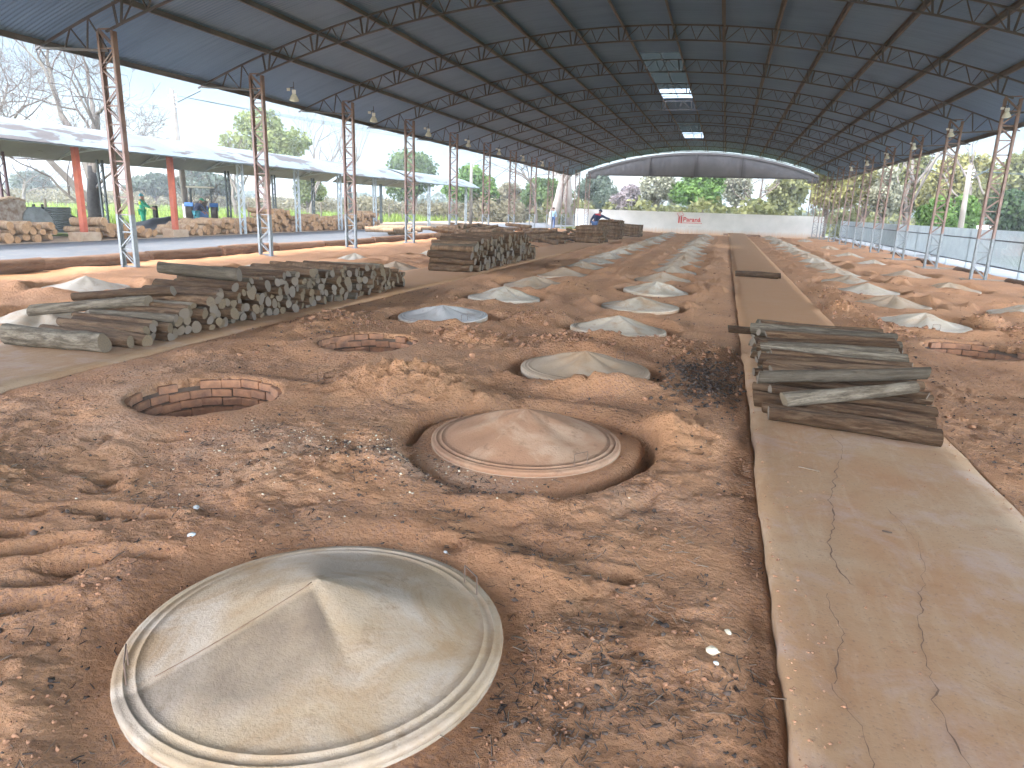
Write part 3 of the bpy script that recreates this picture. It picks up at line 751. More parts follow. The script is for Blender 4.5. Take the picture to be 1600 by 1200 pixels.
# yard firewood (pale ends) goes into the same "rest of the logs" object
PALEM = [log_mesh(s + 50, 9, 5, .04, .08, ('barkpale', 'cutpale')) for s in range(6)]
rr = random.Random(8); yard = []
def ystack(ya, yb, xc, L, hf, rmin, rmax):
    C = []; fails = 0
    while fails < 40:
        r = rr.uniform(rmin, rmax); best = None
        for _ in range(8):
            y = rr.uniform(ya, yb); z = r * .9
            for a, b, c in C:
                dy = abs(y - a)
                if dy < r + c: z = max(z, b + math.sqrt(max(0, (r + c) ** 2 - dy * dy)))
            s = z + r - hf(y)
            if best is None or s < best[0]: best = (s, y, z)
        if best[0] > 0: fails += 1; continue
        C.append((best[1], best[2], r))
        yard.append(dict(loc=(xc + rr.uniform(-.15, .15), best[1], best[2]), rot=(rr.uniform(0, 6), rr.uniform(-.05, .05), rr.uniform(-.06, .06)), L=L * rr.uniform(.9, 1.1), r=r, m=rr.randrange(6)))
ystack(12.0, 18.9, -23.0, 1.5, interp([(12, .5), (15, .55), (18, .75), (18.9, .6)]), .10, .17)
ystack(20.7, 23.6, -23.0, 1.5, interp([(20.7, .8), (22, .6), (23.6, .3)]), .10, .17)
ystack(25.0, 31.5, -23.0, 1.5, interp([(25, .45), (27, .7), (30, .7), (31.5, .9)]), .10, .17)
ystack(31.5, 38.0, -23.0, 1.5, interp([(31.5, 1.2), (33.0, 1.25), (33.6, .6), (36, .9), (38, .6)]), .10, .16)
ystack(38.0, 42.6, -22.8, 1.5, interp([(38, .7), (40, .9), (42.6, 1.15)]), .10, .16)
for k in range(16): yard.append(dict(loc=(-16.8 + rr.uniform(-.5, .5), rr.uniform(33, 37), .12 + rr.random() * .3), rot=(0, 0, rr.uniform(-.3, .3)), L=1.6, r=.12, m=rr.randrange(6)))

def merged(name, items, slots):
    V = []; F3 = []; mats = []; base = 0; cache = {}
    for d, meshes, off in items:
        me = meshes[d['m']]
        if me.name not in cache:
            cache[me.name] = (np.array([v.co[:] for v in me.vertices]), [tuple(p.vertices) for p in me.polygons], [p.material_index for p in me.polygons])
        v, f, mi = cache[me.name]
        mt = Matrix.LocRotScale(Vector(d['loc']), __import__('mathutils').Euler(d['rot']), Vector((d['L'], d['r'], d['r'])))
        A = np.array(mt); w = v @ A[:3, :3].T + A[:3, 3]
        V.append(w); F3 += [tuple(base + i for i in q) for q in f]; mats += [q + off for q in mi]; base += len(v)
    me = bpy.data.meshes.new(name); me.from_pydata(np.concatenate(V).tolist(), [], F3)
    for m in slots: me.materials.append(m)
    me.polygons.foreach_set('material_index', mats); me.polygons.foreach_set('use_smooth', [m % 2 == 0 for m in mats]); me.update()
    return link(name, me)
o = merged('log_heap', [(d, LOGM, 0) for d in rest] + [(d, PALEM, 2) for d in yard], [M['bark'], M['cut'], M['barkpale'], M['cutpale']])
tag(o, 'farther log heaps and pale firewood stacks beyond the road and around the workers', 'logs', None, 'stuff')

# trunks laid along the shed edges
rr = random.Random(12)
KL = [log_mesh(s + 80, 12, 9, .02, .06, ('kerblog', 'kerblog')) for s in range(4)]
y = 5.0; k = 0
while y < 46:
    L = rr.uniform(2.6, 4.2); r = rr.uniform(.125, .165)
    o = link('edging_log', KL[k % 4]); o.location = (-14.0 + rr.uniform(-.08, .08), y + L / 2, r * .75); o.rotation_euler = (rr.uniform(0, 6), 0, math.pi / 2 + rr.uniform(-.03, .03)); o.scale = (L, r, r)
    tag(o, 'brown soil caked trunk laid along the left edge of the shed', 'log', 'trunks edging the left side'); y += L + rr.uniform(.0, .1); k += 1
y = 16.0
while y < 60:
    L = rr.uniform(2.2, 3.0); r = .13
    o = link('edging_log', KL[k % 4]); o.location = (8.05, y + L / 2, .0); o.rotation_euler = (rr.uniform(0, 6), 0, math.pi / 2 + rr.uniform(-.02, .02)); o.scale = (L, r, r)
    tag(o, 'dark brown trunk laid along the right edge of the shed', 'log', 'trunks edging the right side'); y += BAY * .5 * 2; k += 1
b = MB()
for i in range(-1, 10):
    yy = Y0 + .44 + BAY * (i + 1); 
    if yy > 66: break
    b.box((7.65, yy + .2, -.05), (1.7, .55, .16))
tag(b.build('kerb', M['conc']), kind='structure')

# ------------------------------------------------------------------ shed
shed = empty('open_shed', (XC, Y0, 0), 0, 'long open sided shed with a dark arched metal roof on lattice columns', 'shed')
def toshed(v): return (v[0] - XC, v[1] - Y0, v[2])
class SB(MB):
    def add(s, vs, fs): return MB.add(s, [toshed(v) for v in vs], fs)
APEX_B, HALF = 6.70, 10.1; RISE = APEX_B - 4.98; RAD = (HALF ** 2 + RISE ** 2) / (2 * RISE); ZC = APEX_B - RAD
def zb(x): d = x - XC; return ZC + math.sqrt(RAD * RAD - d * d)
def ztop(x): d = x - XC; return ZC + math.sqrt((RAD + .42) ** 2 - d * d)
def zroof(x): d = x - XC; return ZC + math.sqrt((RAD + .56) ** 2 - d * d)
EAVE = 12.05
def skew(x, y): return y + .44 * (x - XL) / (XR - XL)

# columns
NCOL = [Y0 + BAY * k for k in range(-3, 11)]
for side, X0 in ((-1, XL), (1, XR)):
    for yk in [Y0 + BAY * k for k in range(-3, 12)]:
        y = skew(X0, yk); b = SB(); top = 4.98
        for s in (-1, 1):
            x = X0 + s * .21
            b.box((x, y, top / 2 - .1), (.012, .12, top + .2)); b.box((x - s * .03, y - .054, top / 2 - .1), (.05, .012, top + .2)); b.box((x - s * .03, y + .054, top / 2 - .1), (.05, .012, top + .2))
        b.box((X0, y, .0), (.6, .25, .03))
        c = b.build('column', M['steel'], shed)
        l = SB(); n = 13; dz = top / n
        for i in range(n + 1):
            l.bar((X0 - .2, y, i * dz + .05), (X0 + .2, y, i * dz + .05), .03, .03)
            if i < n:
                s = 1 if i % 2 else -1
                for o_ in (-.04, .04): l.bar((X0 - .2 * s, y + o_, i * dz + .06), (X0 + .2 * s, y + o_, (i + 1) * dz + .04), .028, .012, (0, 1, 0))
        l.build('lacing', M['steel'], c)

# trusses
PUR = [XC + (.75 + 1.5 * k) * s for k in range(7) for s in (-1, 1)] + [XC - 11.9, XC + 11.9]
for yk in [Y0 + BAY * k for k in range(-3, 11)]:
    b = SB(); n = 44
    xs_ = [XL + .0 + (XR - XL) * i / n for i in range(n + 1)]
    for i in range(n):
        a, c = xs_[i], xs_[i + 1]
        b.bar((a, skew(a, yk), zb(a)), (c, skew(c, yk), zb(c)), .05, .04)
    m2 = 52; xt = [XC - EAVE + 2 * EAVE * i / m2 for i in range(m2 + 1)]
    for i in range(m2):
        a, c = xt[i], xt[i + 1]
        b.bar((a, skew(a, yk), ztop(a)), (c, skew(c, yk), ztop(c)), .05, .04)
    for s in (-1, 1):
        xe = XC + s * (EAVE - .15); xi = XC + s * 10.1; z_e = ztop(xe) - .04
        b.bar((xi, skew(xi, yk), 4.60), (xe, skew(xe, yk), z_e), .05, .05)
    t = b.build('roof_truss', M['truss'], shed)
    w = SB()
    for s in (-1, 1):
        xi = XC + s * 10.1
        for (u, v) in ((.0, .45), (.55, .45), (.55, .95), (1.15, .95)):
            xa, xb_ = xi + s * u, xi + s * v; f = (u / 1.9)
            w.bar((xa, skew(xa, yk), 4.60 + (ztop(XC + s * (EAVE - .15)) - 4.64) * u / 1.8), (xb_, skew(xb_, yk), ztop(xb_)), .035, .02)
    k = 0
    for p_ in sorted(PUR):
        if abs(p_ - XC) > 10: continue
        w.bar((p_ - .12, skew(p_, yk), ztop(p_)), (p_ - .05, skew(p_, yk), zb(p_)), .045, .03)
        w.bar((p_ + .12, skew(p_, yk), ztop(p_)), (p_ + .05, skew(p_, yk), zb(p_)), .045, .03)
        q = p_ + .75
        if q < XR - .3:
            w.bar((p_ + .07, skew(p_, yk), zb(p_)), (q - .22, skew(q, yk), ztop(q - .22)), .035, .02)
            w.bar((q - .2, skew(q, yk), ztop(q - .2)), (q, skew(q, yk), zb(q)), .035, .02)
            w.bar((q, skew(q, yk), zb(q)), (q + .22, skew(q, yk), ztop(q + .22)), .035, .02)
            w.bar((q + .24, skew(q, yk), ztop(q + .24)), (p_ + 1.42, skew(q, yk), zb(p_ + 1.42)), .035, .02)
    w.build('lattice', M['truss'], t)
# purlins
for p_ in sorted(PUR):
    b = SB(); z = zroof(p_) - .085
    b.box((p_, 31.0, z), (.012, 76.2, .13)); b.box((p_ + .03, 31.0, z - .06), (.06, 76.2, .012)); b.box((p_ - .03, 31.0, z + .06), (.05, 76.2, .012))
    b.build('purlin', M['purlin'], shed)

# corrugated roof with skylight openings
SKY = [(XC - .75, XC + .75, 27.6, 38.2), (XC - .75, XC + .75, 48.6, 57.8)]
per = .11; ppw = 6
ysr = np.arange(-7.0, 69.2, per / ppw); 
xsr = np.array(sorted(set([XC - EAVE + 2 * EAVE * i / 30 for i in range(31)] + [XC - .75, XC + .75])))
ny, nx = len(ysr), len(xsr)
zr = np.array([zroof(x) for x in xsr])
Zr = zr[None, :] + .013 * np.sin(2 * np.pi * ysr / per)[:, None]
V = np.stack([np.broadcast_to(xsr[None] - XC, (ny, nx)).ravel(), np.broadcast_to(ysr[:, None] - Y0, (ny, nx)).ravel(), Zr.ravel()], 1)
I = (np.arange(ny - 1)[:, None] * nx + np.arange(nx - 1)[None]); keep = np.ones(I.shape, bool)
for a, b_, c, d in SKY:
    ix = (xsr[:-1] >= a - 1e-6) & (xsr[1:] <= b_ + 1e-6); iy = (ysr[:-1] >= c) & (ysr[:-1] < d)
    keep &= ~(iy[:, None] & ix[None, :])
I = I[keep]
link('roof', np_mesh('roof', V, np.stack([I, I + 1, I + nx + 1, I + nx], 1), M['roof'], True), shed)
for (a, b_, c, d), cl in zip(SKY, (2.7, 3.6)):
    for nm, ya, yb, mt in (('skylight_panel', c - .05, d - cl, 'skydim'), ('skylight_panel', d - cl + .02, d + .05, 'skyclear')):
        ysk = np.arange(ya, yb, per / 4); xk = np.linspace(a - .03, b_ + .03, 7); zk = np.array([zroof(x) + .02 for x in xk])
        VV = np.stack([np.broadcast_to(xk[None] - XC, (len(ysk), 7)).ravel(), np.broadcast_to(ysk[:, None] - Y0, (len(ysk), 7)).ravel(), (zk[None] + .013 * np.sin(2 * np.pi * ysk / per)[:, None]).ravel()], 1)
        J = (np.arange(len(ysk) - 1)[:, None] * 7 + np.arange(6)[None]).ravel()
        link(nm, np_mesh(nm, VV, np.stack([J, J + 1, J + 8, J + 7], 1), M[mt], True), shed)
    b = SB(); b.bar((XC, c, zroof(XC) - .04), (XC, d, zroof(XC) - .04), .03, .03)
    for q in (d - cl + .9, d - cl + 1.8): b.bar((a, q, zroof(a) - .04), (b_, q, zroof(b_) - .04), .03, .03)
    b.build('skylight_frame', M['truss'], shed)
# far gable
GY = 70.5; n = 60; V = []; F = []
gr = (10.5 ** 2 + 1.85 ** 2) / (2 * 1.85)
def gtop(x): d = x - XC; return 7.17 - gr + math.sqrt(max(0, gr * gr - d * d))
xs_ = np.linspace(XC - 10.6, XC + 10.6, 241)
for i, x in enumerate(xs_):
    yy = GY + .006 * math.sin(i * 1.2); zb_ = 4.98 if abs(x - XC) < 9.7 else 4.70
    V += [(x, yy, min(zb_, gtop(x) - .02)), (x, yy, gtop(x))]
    if i: F.append((2 * i - 2, 2 * i, 2 * i + 1, 2 * i - 1))
b = SB(); b.add(V, F); b.build('gable_sheet', M['gable'], shed)
b = SB()
for i in range(60):
    a, c = XC - 10.6 + i * 21.2 / 60, XC - 10.6 + (i + 1) * 21.2 / 60
    b.bar((a, GY - .08, gtop(a) - .09), (c, GY - .08, gtop(c) - .09), .08, .2)
b.bar((XC - 9.8, GY - .1, 5.0), (XC + 9.8, GY - .1, 5.0), .1, .13)
for s in (-1, 1): b.box((XC + s * 10.2, GY - .1, 4.72), (1.0, .1, .22))
b.build('gable_frame', M['gabledark'], shed)
for x, w in ((XC - .35, .16), (XC - 4.6, .1), (XC + 3.9, .1)):
    b = SB(); b.bar((x, GY - .09, 5.0), (x, GY - .09, gtop(x) - .1), w, .1, (0, 1, 0)); b.build('gable_post', M['gabledark'], shed)

# floodlights
def floodlight(loc, rz, label, sc=.7):
    e = empty('floodlight', loc, rz, label, 'lamp', 'floodlights under the eaves'); e.scale = (sc, sc, sc)
    MB().lathe([(.06, .16), (.09, .12), (.15, .02), (.20, -.10), (.205, -.12), (.19, -.11), (.0, -.09)], 20).build('reflector', M['glassy'], e, smooth=True)
    MB().box((0, 0, .22), (.16, .13, .16)).box((-.22, 0, .30), (.14, .1, .11)).build('ballast_box', M['white'], e)
    MB().bar((0, 0, .28), (0, 0, .62), .025).bar((-.25, 0, .33), (0, 0, .42), .03).build('bracket', M['truss'], e)
    for c in e.children:
        if c.name.startswith('reflector'): c.rotation_euler = (R(25), 0, 0)
OW = 'second third fourth fifth sixth seventh eighth ninth tenth'.split()
for k in range(7): floodlight((-12.75, Y0 + BAY * (k + 1) + 1.45, 4.62), .6, 'white floodlight hanging under the roof beyond the %s left column' % OW[k])
for k in range(6): floodlight((7.1, Y0 + .44 + BAY * (k + 2) - .12, 4.55), -.6, 'white floodlight fixed near the top of the %s right column' % (['nearest'] + OW)[k], .56)

# ------------------------------------------------------------------ wall with sign
WY = 68.6
wall = empty('white_wall', (-3, WY, -.4), 0, 'long white painted wall with a red sign across the far end of the shed', 'wall')
b = MB(); 
b.box((.15, 0, .98), (22.5, .2, 2.24)); b.box((11.35, 1.6, .98), (.2, 3.0, 2.24)); b.build('masonry', M['wall'], wall)
lg = MB(); cx, cz = -1.06, 1.78 + .12
for i in range(40):
    a0, a1 = 2 * math.pi * i / 40, 2 * math.pi * (i + 1) / 40
    f = lambda a: (.20 + .05 * math.cos(4 * a + .8))
    p = lambda a: Vector((cx + 1.25 * f(a) * math.cos(a), -.118, cz - .0 + f(a) * math.sin(a)))
    lg.bar(p(a0), p(a1), .03, .03, (0, 1, 0))
for dx in (-.10, .12):
    lg.box((cx + dx, -.118, 1.38), (.11, .02, .60)); lg.bar((cx + dx, -.118, 1.62), (cx + dx - .08, -.118, 1.78), .05, .02, (0, 1, 0))
lg.build('tree_emblem', M['red'], wall)
def text(body, size, loc, mat, name, parent, bold=.012):
    cu = bpy.data.curves.new(name, 'FONT'); cu.body = body; cu.size = size; cu.extrude = .006; cu.offset = bold
    to = bpy.data.objects.new('tmp', cu); COL.objects.link(to); bpy.context.view_layer.update()
    me = bpy.data.meshes.new_from_object(to.evaluated_get(bpy.context.evaluated_depsgraph_get())); bpy.data.objects.remove(to)
    me.materials.clear(); me.materials.append(mat)
    o = link(name, me, parent, loc); o.rotation_euler = (R(90), 0, 0); return o
o = text('Paraná', .60, (-.80, -.115, 1.26), M['red'], 'sign_lettering', wall); o.scale = (1.0, .95, 1)
b = MB(); rr = random.Random(4); x = -.78
while x < 1.0: b.box((x, -.112, 1.13), (.05, .012, .09)); b.box((x + .035, -.112, 1.13 + rr.choice((-.03, .03))), (.03, .012, .02)); x += .105
b.build('small_red_lettering', M['red'], wall)
b = MB(); x = -1.0
while x < .9:
    if not -.5 < x < -.28: b.box((x, -.112, .82 + rr.uniform(-.01, .01)), (.035, .012, rr.uniform(.05, .09)))
    x += .085
b.build('small_grey_lettering', M['greysign'], wall)
o = link('edging_log', KL[1]); o.location = (1.6, 67.6, -.2); o.rotation_euler = (0, 0, .05); o.scale = (3.2, .12, .12); tag(o, 'dark trunk lying at the foot of the white wall', 'log')

# ------------------------------------------------------------------ left canopies
def canopy(label, ya, yb, posts_front, posts_rear, orange_idx):
    e = empty('canopy_shelter', (-24.5, (ya + yb) / 2, 0), 0, label, 'shelter'); cx_, cyy = -24.5, (ya + yb) / 2
    n = 14; V = []; F = []; xs_ = np.linspace(-21.05, -27.9, n + 1)
    def zz(x): u = (x + 24.475) / 3.43; return 3.02 + .14 * (x + 27.9) / 6.85 + .98 * (1 - u * u)
    ys_ = np.arange(ya, yb + .1, .125); P = []
    X_, Y_ = np.meshgrid(xs_, ys_); Z_ = np.vectorize(zz)(X_) + .004 * np.sin(Y_ * 2 * np.pi / .5)
    VV = np.stack([X_.ravel() - cx_, Y_.ravel() - cyy, Z_.ravel()], 1); w = n + 1; I = (np.arange(len(ys_) - 1)[:, None] * w + np.arange(n)[None]).ravel()
    Fq = np.stack([I, I + w, I + w + 1, I + 1], 1)
    link('roof_sheet', np_mesh('roof_sheet', VV, Fq, M['canopy'], True), e)
    V2 = VV.copy(); V2[:, 2] -= .045; link('roof_lining', np_mesh('roof_lining', V2, Fq[:, ::-1], M['canopyu'], True), e)
    def L(p): return (p[0] - cx_, p[1] - cyy, p[2])
    for k, y in enumerate(posts_front):
        b = MB()
        if k in orange_idx:
            b.bar(L((-22, y, .2)), L((-22, y, 3.25)), .2, .16); b.build('post', M['orange'], e)
            MB().box(L((-22, y, .12)), (.55, .85, .32)).build('footing', M['conc'], e)
        else:
            b.bar(L((-22, y - .25, -.05)), L((-22, y - .25, 3.3)), .07); b.bar(L((-22, y + .1, -.05)), L((-22, y + .1, 3.3)), .09)
            for i in range(9): b.bar(L((-22, y - .25 if i % 2 else y + .1, .1 + i * .35)), L((-22, y + .1 if i % 2 else y - .25, .45 + i * .35)), .03)
            b.build('post', M['greysteel'], e)
    for y in posts_rear:
        b = MB(); 
        for s in (-.13, .13): b.bar(L((-27.2, y + s, -.05)), L((-27.2, y + s, 3.1)), .08)
        for i in range(9): b.bar(L((-27.2, y - .13 if i % 2 else y + .13, .1 + i * .33)), L((-27.2, y + .13 if i % 2 else y - .13, .43 + i * .33)), .025)
        b.build('post', M['darksteel'] if y > 22 else M['purple'], e)
    for y in posts_front:
        b = MB(); xs2 = np.linspace(-21.2, -27.8, 15)
        for i in range(14):
            a, c = xs2[i], xs2[i + 1]
            b.bar(L((a, y, zz(a) - .09)), L((c, y, zz(c) - .09)), .05)
            za = lambda x: 3.05 + .42 * (1 - ((x + 24.5) / 3.4) ** 2)
            b.bar(L((a, y, za(a))), L((c, y, za(c))), .05); b.bar(L((a, y, zz(a) - .09 if i % 2 else za(a))), L((c, y, za(c) if i % 2 else zz(c) - .09)), .03)
        b.build('truss', M['greysteel'], e)
canopy('near arched white tin canopy with rust patches and orange front posts', 4.0, 46.0, [11.0, 15.45, 19.88, 24.3, 28.72, 33.3, 37.66, 42.05], [12.5, 17, 21.2, 25.8, 30.1, 34.3, 38.6, 43.0], (2, 3))
canopy('farther white tin canopy on thin grey posts beyond the first canopy', 46.7, 60.0, [50.9, 55.2, 59.0], [48, 53, 58], ())

# ------------------------------------------------------------------ trees
def leaf_cloud(rng, blobs, n, size, shell=.75):
    w = np.array([b[3] * b[4] * b[5] for b in blobs]) ** .67; w /= w.sum()
    k = rng.choice(len(blobs), n, p=w); B = np.array(blobs)[k]
    d = rng.normal(size=(n, 3)); d /= np.linalg.norm(d, axis=1, keepdims=True)
    rad = (rng.random(n) ** .4) * (1 - shell) + shell; rad *= 1 + .12 * rng.normal(size=n)
    c = B[:, :3] + d * rad[:, None] * B[:, 3:6]
    nn = d * .6 + rng.normal(size=(n, 3)) * .7 + np.array([0, 0, .3]); nn /= np.linalg.norm(nn, axis=1, keepdims=True)
    t = np.cross(nn, rng.normal(size=(n, 3))); t /= np.linalg.norm(t, axis=1, keepdims=True); bt = np.cross(nn, t)
    s = size * (.6 + .8 * rng.random(n))[:, None]; bend = nn * s * .25
    q = np.stack([c - t * s - bt * s * .55, c + t * s * .2 - bt * s * .75 + bend, c + t * s + bt * s * .5, c - t * s * .2 + bt * s * .7 + bend], 1)
    tone = np.clip(.5 + .25 * rng.normal(size=n) + .25 * np.sin(c[:, 0] * 1.7 + c[:, 2] * 2.3) , 0, 1)
    F = np.arange(n * 4).reshape(n, 4)
    return q.reshape(-1, 3), F, np.repeat(tone, 4)

def branches(rng, p, d, L, r, depth, out, spread=.55, up_=.12, kids=(2, 3), shrink=.74, minr=.006):
    pts = [p.copy()]; rad = [r]; n = 4
    q = p.copy(); dd = d.copy()
    for i in range(n):
        dd = dd + np.array([rng.normal() * .13, rng.normal() * .13, rng.normal() * .10 + up_ * .3]); dd /= np.linalg.norm(dd)
        q = q + dd * L / n; pts.append(q.copy()); rad.append(max(minr, r * (1 - .38 * (i + 1) / n)))
    out.append((pts, rad, depth))
    if depth <= 0: return
    for k in range(rng.integers(kids[0], kids[1] + 1)):
        a = dd + rng.normal(size=3) * spread + np.array([0, 0, up_]); a /= np.linalg.norm(a)
        i = n if k == 0 else rng.integers(2, n + 1)
        branches(rng, pts[i], a, L * shrink * rng.uniform(.8, 1.15), rad[i] * (.85 if k == 0 else .65), depth - 1, out, spread, up_, kids, shrink, minr)

def bare_tree(name, label, loc, seed, specs, mt, mw, cat='tree', group=None, depth=5, spread=.5, up_=.15, shrink=.76, kids=(2, 3)):
    """specs: list of (dir, length, radius, start)"""
    e = empty(name, loc, 0, label, cat, group); rng = np.random.default_rng(seed); out = []
    for d, L, r, st in specs:
        d = np.array(d, float); d /= np.linalg.norm(d); branches(rng, np.array(st, float), d, L, r, depth, out, spread, up_, kids, shrink)
    a = MB(); b = MB()
    for pts, rad, dp in out:
        if rad[0] > .05: a.tube(pts, rad, 8, False)
        else: b.tube(pts, rad, 4, False)
    a.build('trunk', mt, e, smooth=True)
    if b.v: b.build('crown', mw, e, smooth=True)
    return e

LEAF = dict(
    pale=mat_leaf('pale_green_leaves', (0.081, 0.105, 0.031), (0.194, 0.219, 0.078)), bright=mat_leaf('bright_green_leaves', (0.041, 0.089, 0.019), (0.121, 0.203, 0.047)), dark=mat_leaf('dark_green_leaves', (0.016, 0.036, 0.016), (0.049, 0.081, 0.031)),
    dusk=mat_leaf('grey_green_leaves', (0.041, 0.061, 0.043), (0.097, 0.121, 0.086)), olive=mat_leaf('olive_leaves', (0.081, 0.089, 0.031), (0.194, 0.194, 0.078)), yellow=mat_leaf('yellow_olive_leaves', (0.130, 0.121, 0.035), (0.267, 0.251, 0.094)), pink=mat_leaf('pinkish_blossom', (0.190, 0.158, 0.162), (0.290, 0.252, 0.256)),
    brown=mat_leaf('brownish_leaves', (0.097, 0.089, 0.051), (0.194, 0.170, 0.101)), grey=mat_leaf('pale_grey_twigs', (0.162, 0.162, 0.117), (0.308, 0.308, 0.218)), mid=mat_leaf('mid_green_leaves', (0.036, 0.065, 0.019), (0.097, 0.146, 0.039)))

def leafy(name, label, loc, seed, h, w, leaf, n=2600, size=.28, trunk_h=.3, mt='trunk', group=None, low=False, loose=False):
    e = empty(name, loc, 0, label, 'tree' if not low else 'shrub', group); rng = np.random.default_rng(seed)
    t = MB(); th = h * trunk_h
    t.tube([(0, 0, -.3), (.03 * h * rng.normal() * .3, 0, th * .5), (.05 * rng.normal(), .05 * rng.normal(), th * 1.05)], [max(.05, w * .035), max(.04, w * .028), max(.03, w * .022)], 8)
    blobs = []; nb = 9 if not loose else 13
    for k in range(nb):
        a = rng.uniform(0, 6.28); rr_ = w * .5 * math.sqrt(rng.random()) * .72; z = th + (h - th) * (.22 + .62 * rng.random()); 
        if z > h * .75: rr_ *= .6
        s = w * rng.uniform(.14, .24) * (.75 if loose else 1); blobs.append((rr_ * math.cos(a), rr_ * math.sin(a), z, s, s, min(s * .8, (h - th) * .28)))
        t.tube([(0, 0, th * .8), (rr_ * math.cos(a) * .4, rr_ * math.sin(a) * .4, th + (z - th) * .5), (rr_ * math.cos(a), rr_ * math.sin(a), z)], [max(.025, w * .014), max(.02, w * .01), .012], 5)
    blobs.append((0, 0, h - w * .14 if h - w * .14 > th else h * .8, w * .2, w * .2, w * .14)); blobs.append((0, 0, th + (h - th) * .5, w * .30, w * .30, (h - th) * .35))
    t.build('trunk', M[mt], e, smooth=True)
    V, F, tone = leaf_cloud(rng, blobs, int(n * 1.9), size * .74, .55)
    link('crown', np_mesh('crown', V, F, LEAF[leaf], False, dict(tone=tone)), e)
    return e

BT = 'trees beyond the shed'
TREES = [
    ('leafy_tree', 'loose pale green tree above the canopy between the first two columns', (-44.6, 62, 0), 10.2, 9.0, 'pale', 2600, .26, True),
    ('leafy_tree', 'dark rounded tree rising over the end of the left canopy', (-38.6, 85, 0), 7.8, 9.0, 'mid', 3000, .3, False),
    ('leafy_tree', 'mid green bushy tree beyond the far canopy', (-27.5, 75, 0), 6.0, 6.0, 'bright', 2600, .26, False),
    ('leafy_tree', 'brownish round topped tree beyond the far left columns', (-28.7, 95, 0), 4.6, 7.5, 'brown', 2600, .28, False),
    ('leafy_tree', 'green tree behind the two pale trunks', (-23.0, 92, 0), 5.4, 7.0, 'mid', 2600, .28, False),
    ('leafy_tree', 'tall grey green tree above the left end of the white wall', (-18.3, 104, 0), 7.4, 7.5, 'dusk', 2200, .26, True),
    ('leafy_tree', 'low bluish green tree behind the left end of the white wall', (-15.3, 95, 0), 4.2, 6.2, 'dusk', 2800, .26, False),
    ('blossom_tree', 'pinkish purple tree behind the white wall', (-11.6, 88, 0), 4.7, 4.6, 'pink', 2400, .2, False),
    ('leafy_tree', 'pale grey twiggy tree between the pinkish tree and the bright green tree', (-8.6, 92, 0), 7.4, 7.0, 'grey', 2200, .22, True),
    ('leafy_tree', 'big bright green tree behind the middle of the white wall', (-2.9, 90, 0), 7.6, 7.6, 'bright', 4200, .28, False),
    ('leafy_tree', 'pale grey green tree right of the bright green tree behind the wall', (1.1, 96, 0), 7.2, 6.0, 'grey', 2400, .24, True),
    ('leafy_tree', 'small mid green tree under the gap of sky behind the wall', (4.0, 98, 0), 3.6, 4.0, 'mid', 1800, .25, False),
    ('leafy_tree', 'round olive tree behind the right end of the white wall', (7.3, 95, 0), 6.6, 6.2, 'olive', 3200, .27, False),
    ('leafy_tree', 'yellow olive tree behind the farthest right columns', (9.9, 80, -.5), 7.6, 5.6, 'yellow', 3000, .25, False),
    ('leafy_tree', 'tall yellow olive tree second from the far right columns', (12.6, 75, -.5), 8.0, 6.4, 'yellow', 3000, .25, False),
    ('leafy_tree', 'yellow green tree behind the fourth right column', (15.6, 72, -.5), 7.6, 6.4, 'olive', 3000, .25, False),
    ('leafy_tree', 'pale grey twiggy tree in front of the yellow trees on the right', (11.6, 61, -.5), 5.6, 3.4, 'grey', 1500, .18, True),
    ('leafy_tree', 'broad yellow tree behind the right utility pole', (18.2, 68, -.5), 7.0, 7.0, 'yellow', 3400, .25, False),
    ('leafy_tree', 'yellow olive tree filling the right picture edge', (22.2, 64, -.5), 7.2, 7.5, 'olive', 3400, .25, False),
    ('leafy_tree', 'dark green tree beside the brick house on the right', (17.2, 52.5, -.5), 3.7, 3.4, 'dark', 2200, .18, False),
    ('leafy_tree', 'dark tree at the right picture edge over the brick house', (20.2, 56, -.5), 4.7, 4.2, 'dark', 2400, .2, False),
    ('shrub', 'bright green bush left of the right utility pole', (12.3, 48.5, -.5), 3.1, 3.0, 'bright', 2200, .15, False),
    ('shrub', 'bright green bush right of the right utility pole', (14.2, 50.5, -.5), 3.3, 2.6, 'bright', 2200, .15, False),
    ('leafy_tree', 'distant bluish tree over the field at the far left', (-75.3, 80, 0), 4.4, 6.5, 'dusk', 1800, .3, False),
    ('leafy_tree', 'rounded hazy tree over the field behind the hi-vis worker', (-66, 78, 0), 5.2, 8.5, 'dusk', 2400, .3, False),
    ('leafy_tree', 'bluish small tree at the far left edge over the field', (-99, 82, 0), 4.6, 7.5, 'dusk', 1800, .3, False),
    ('leafy_tree', 'small pale bushy tree under the canopy between second and third columns', (-42.5, 66, 0), 4.0, 4.5, 'pale', 1800, .22, True),
]
for i, (nm, lab, loc, h, w, leaf, n, size, loose) in enumerate(TREES):
    leafy(nm, lab, loc, 100 + i, h - loc[2], w, leaf, n, size, .28 if nm != 'shrub' else .12, 'trunk' if leaf != 'grey' else 'paletrunk', None, nm == 'shrub', loose)

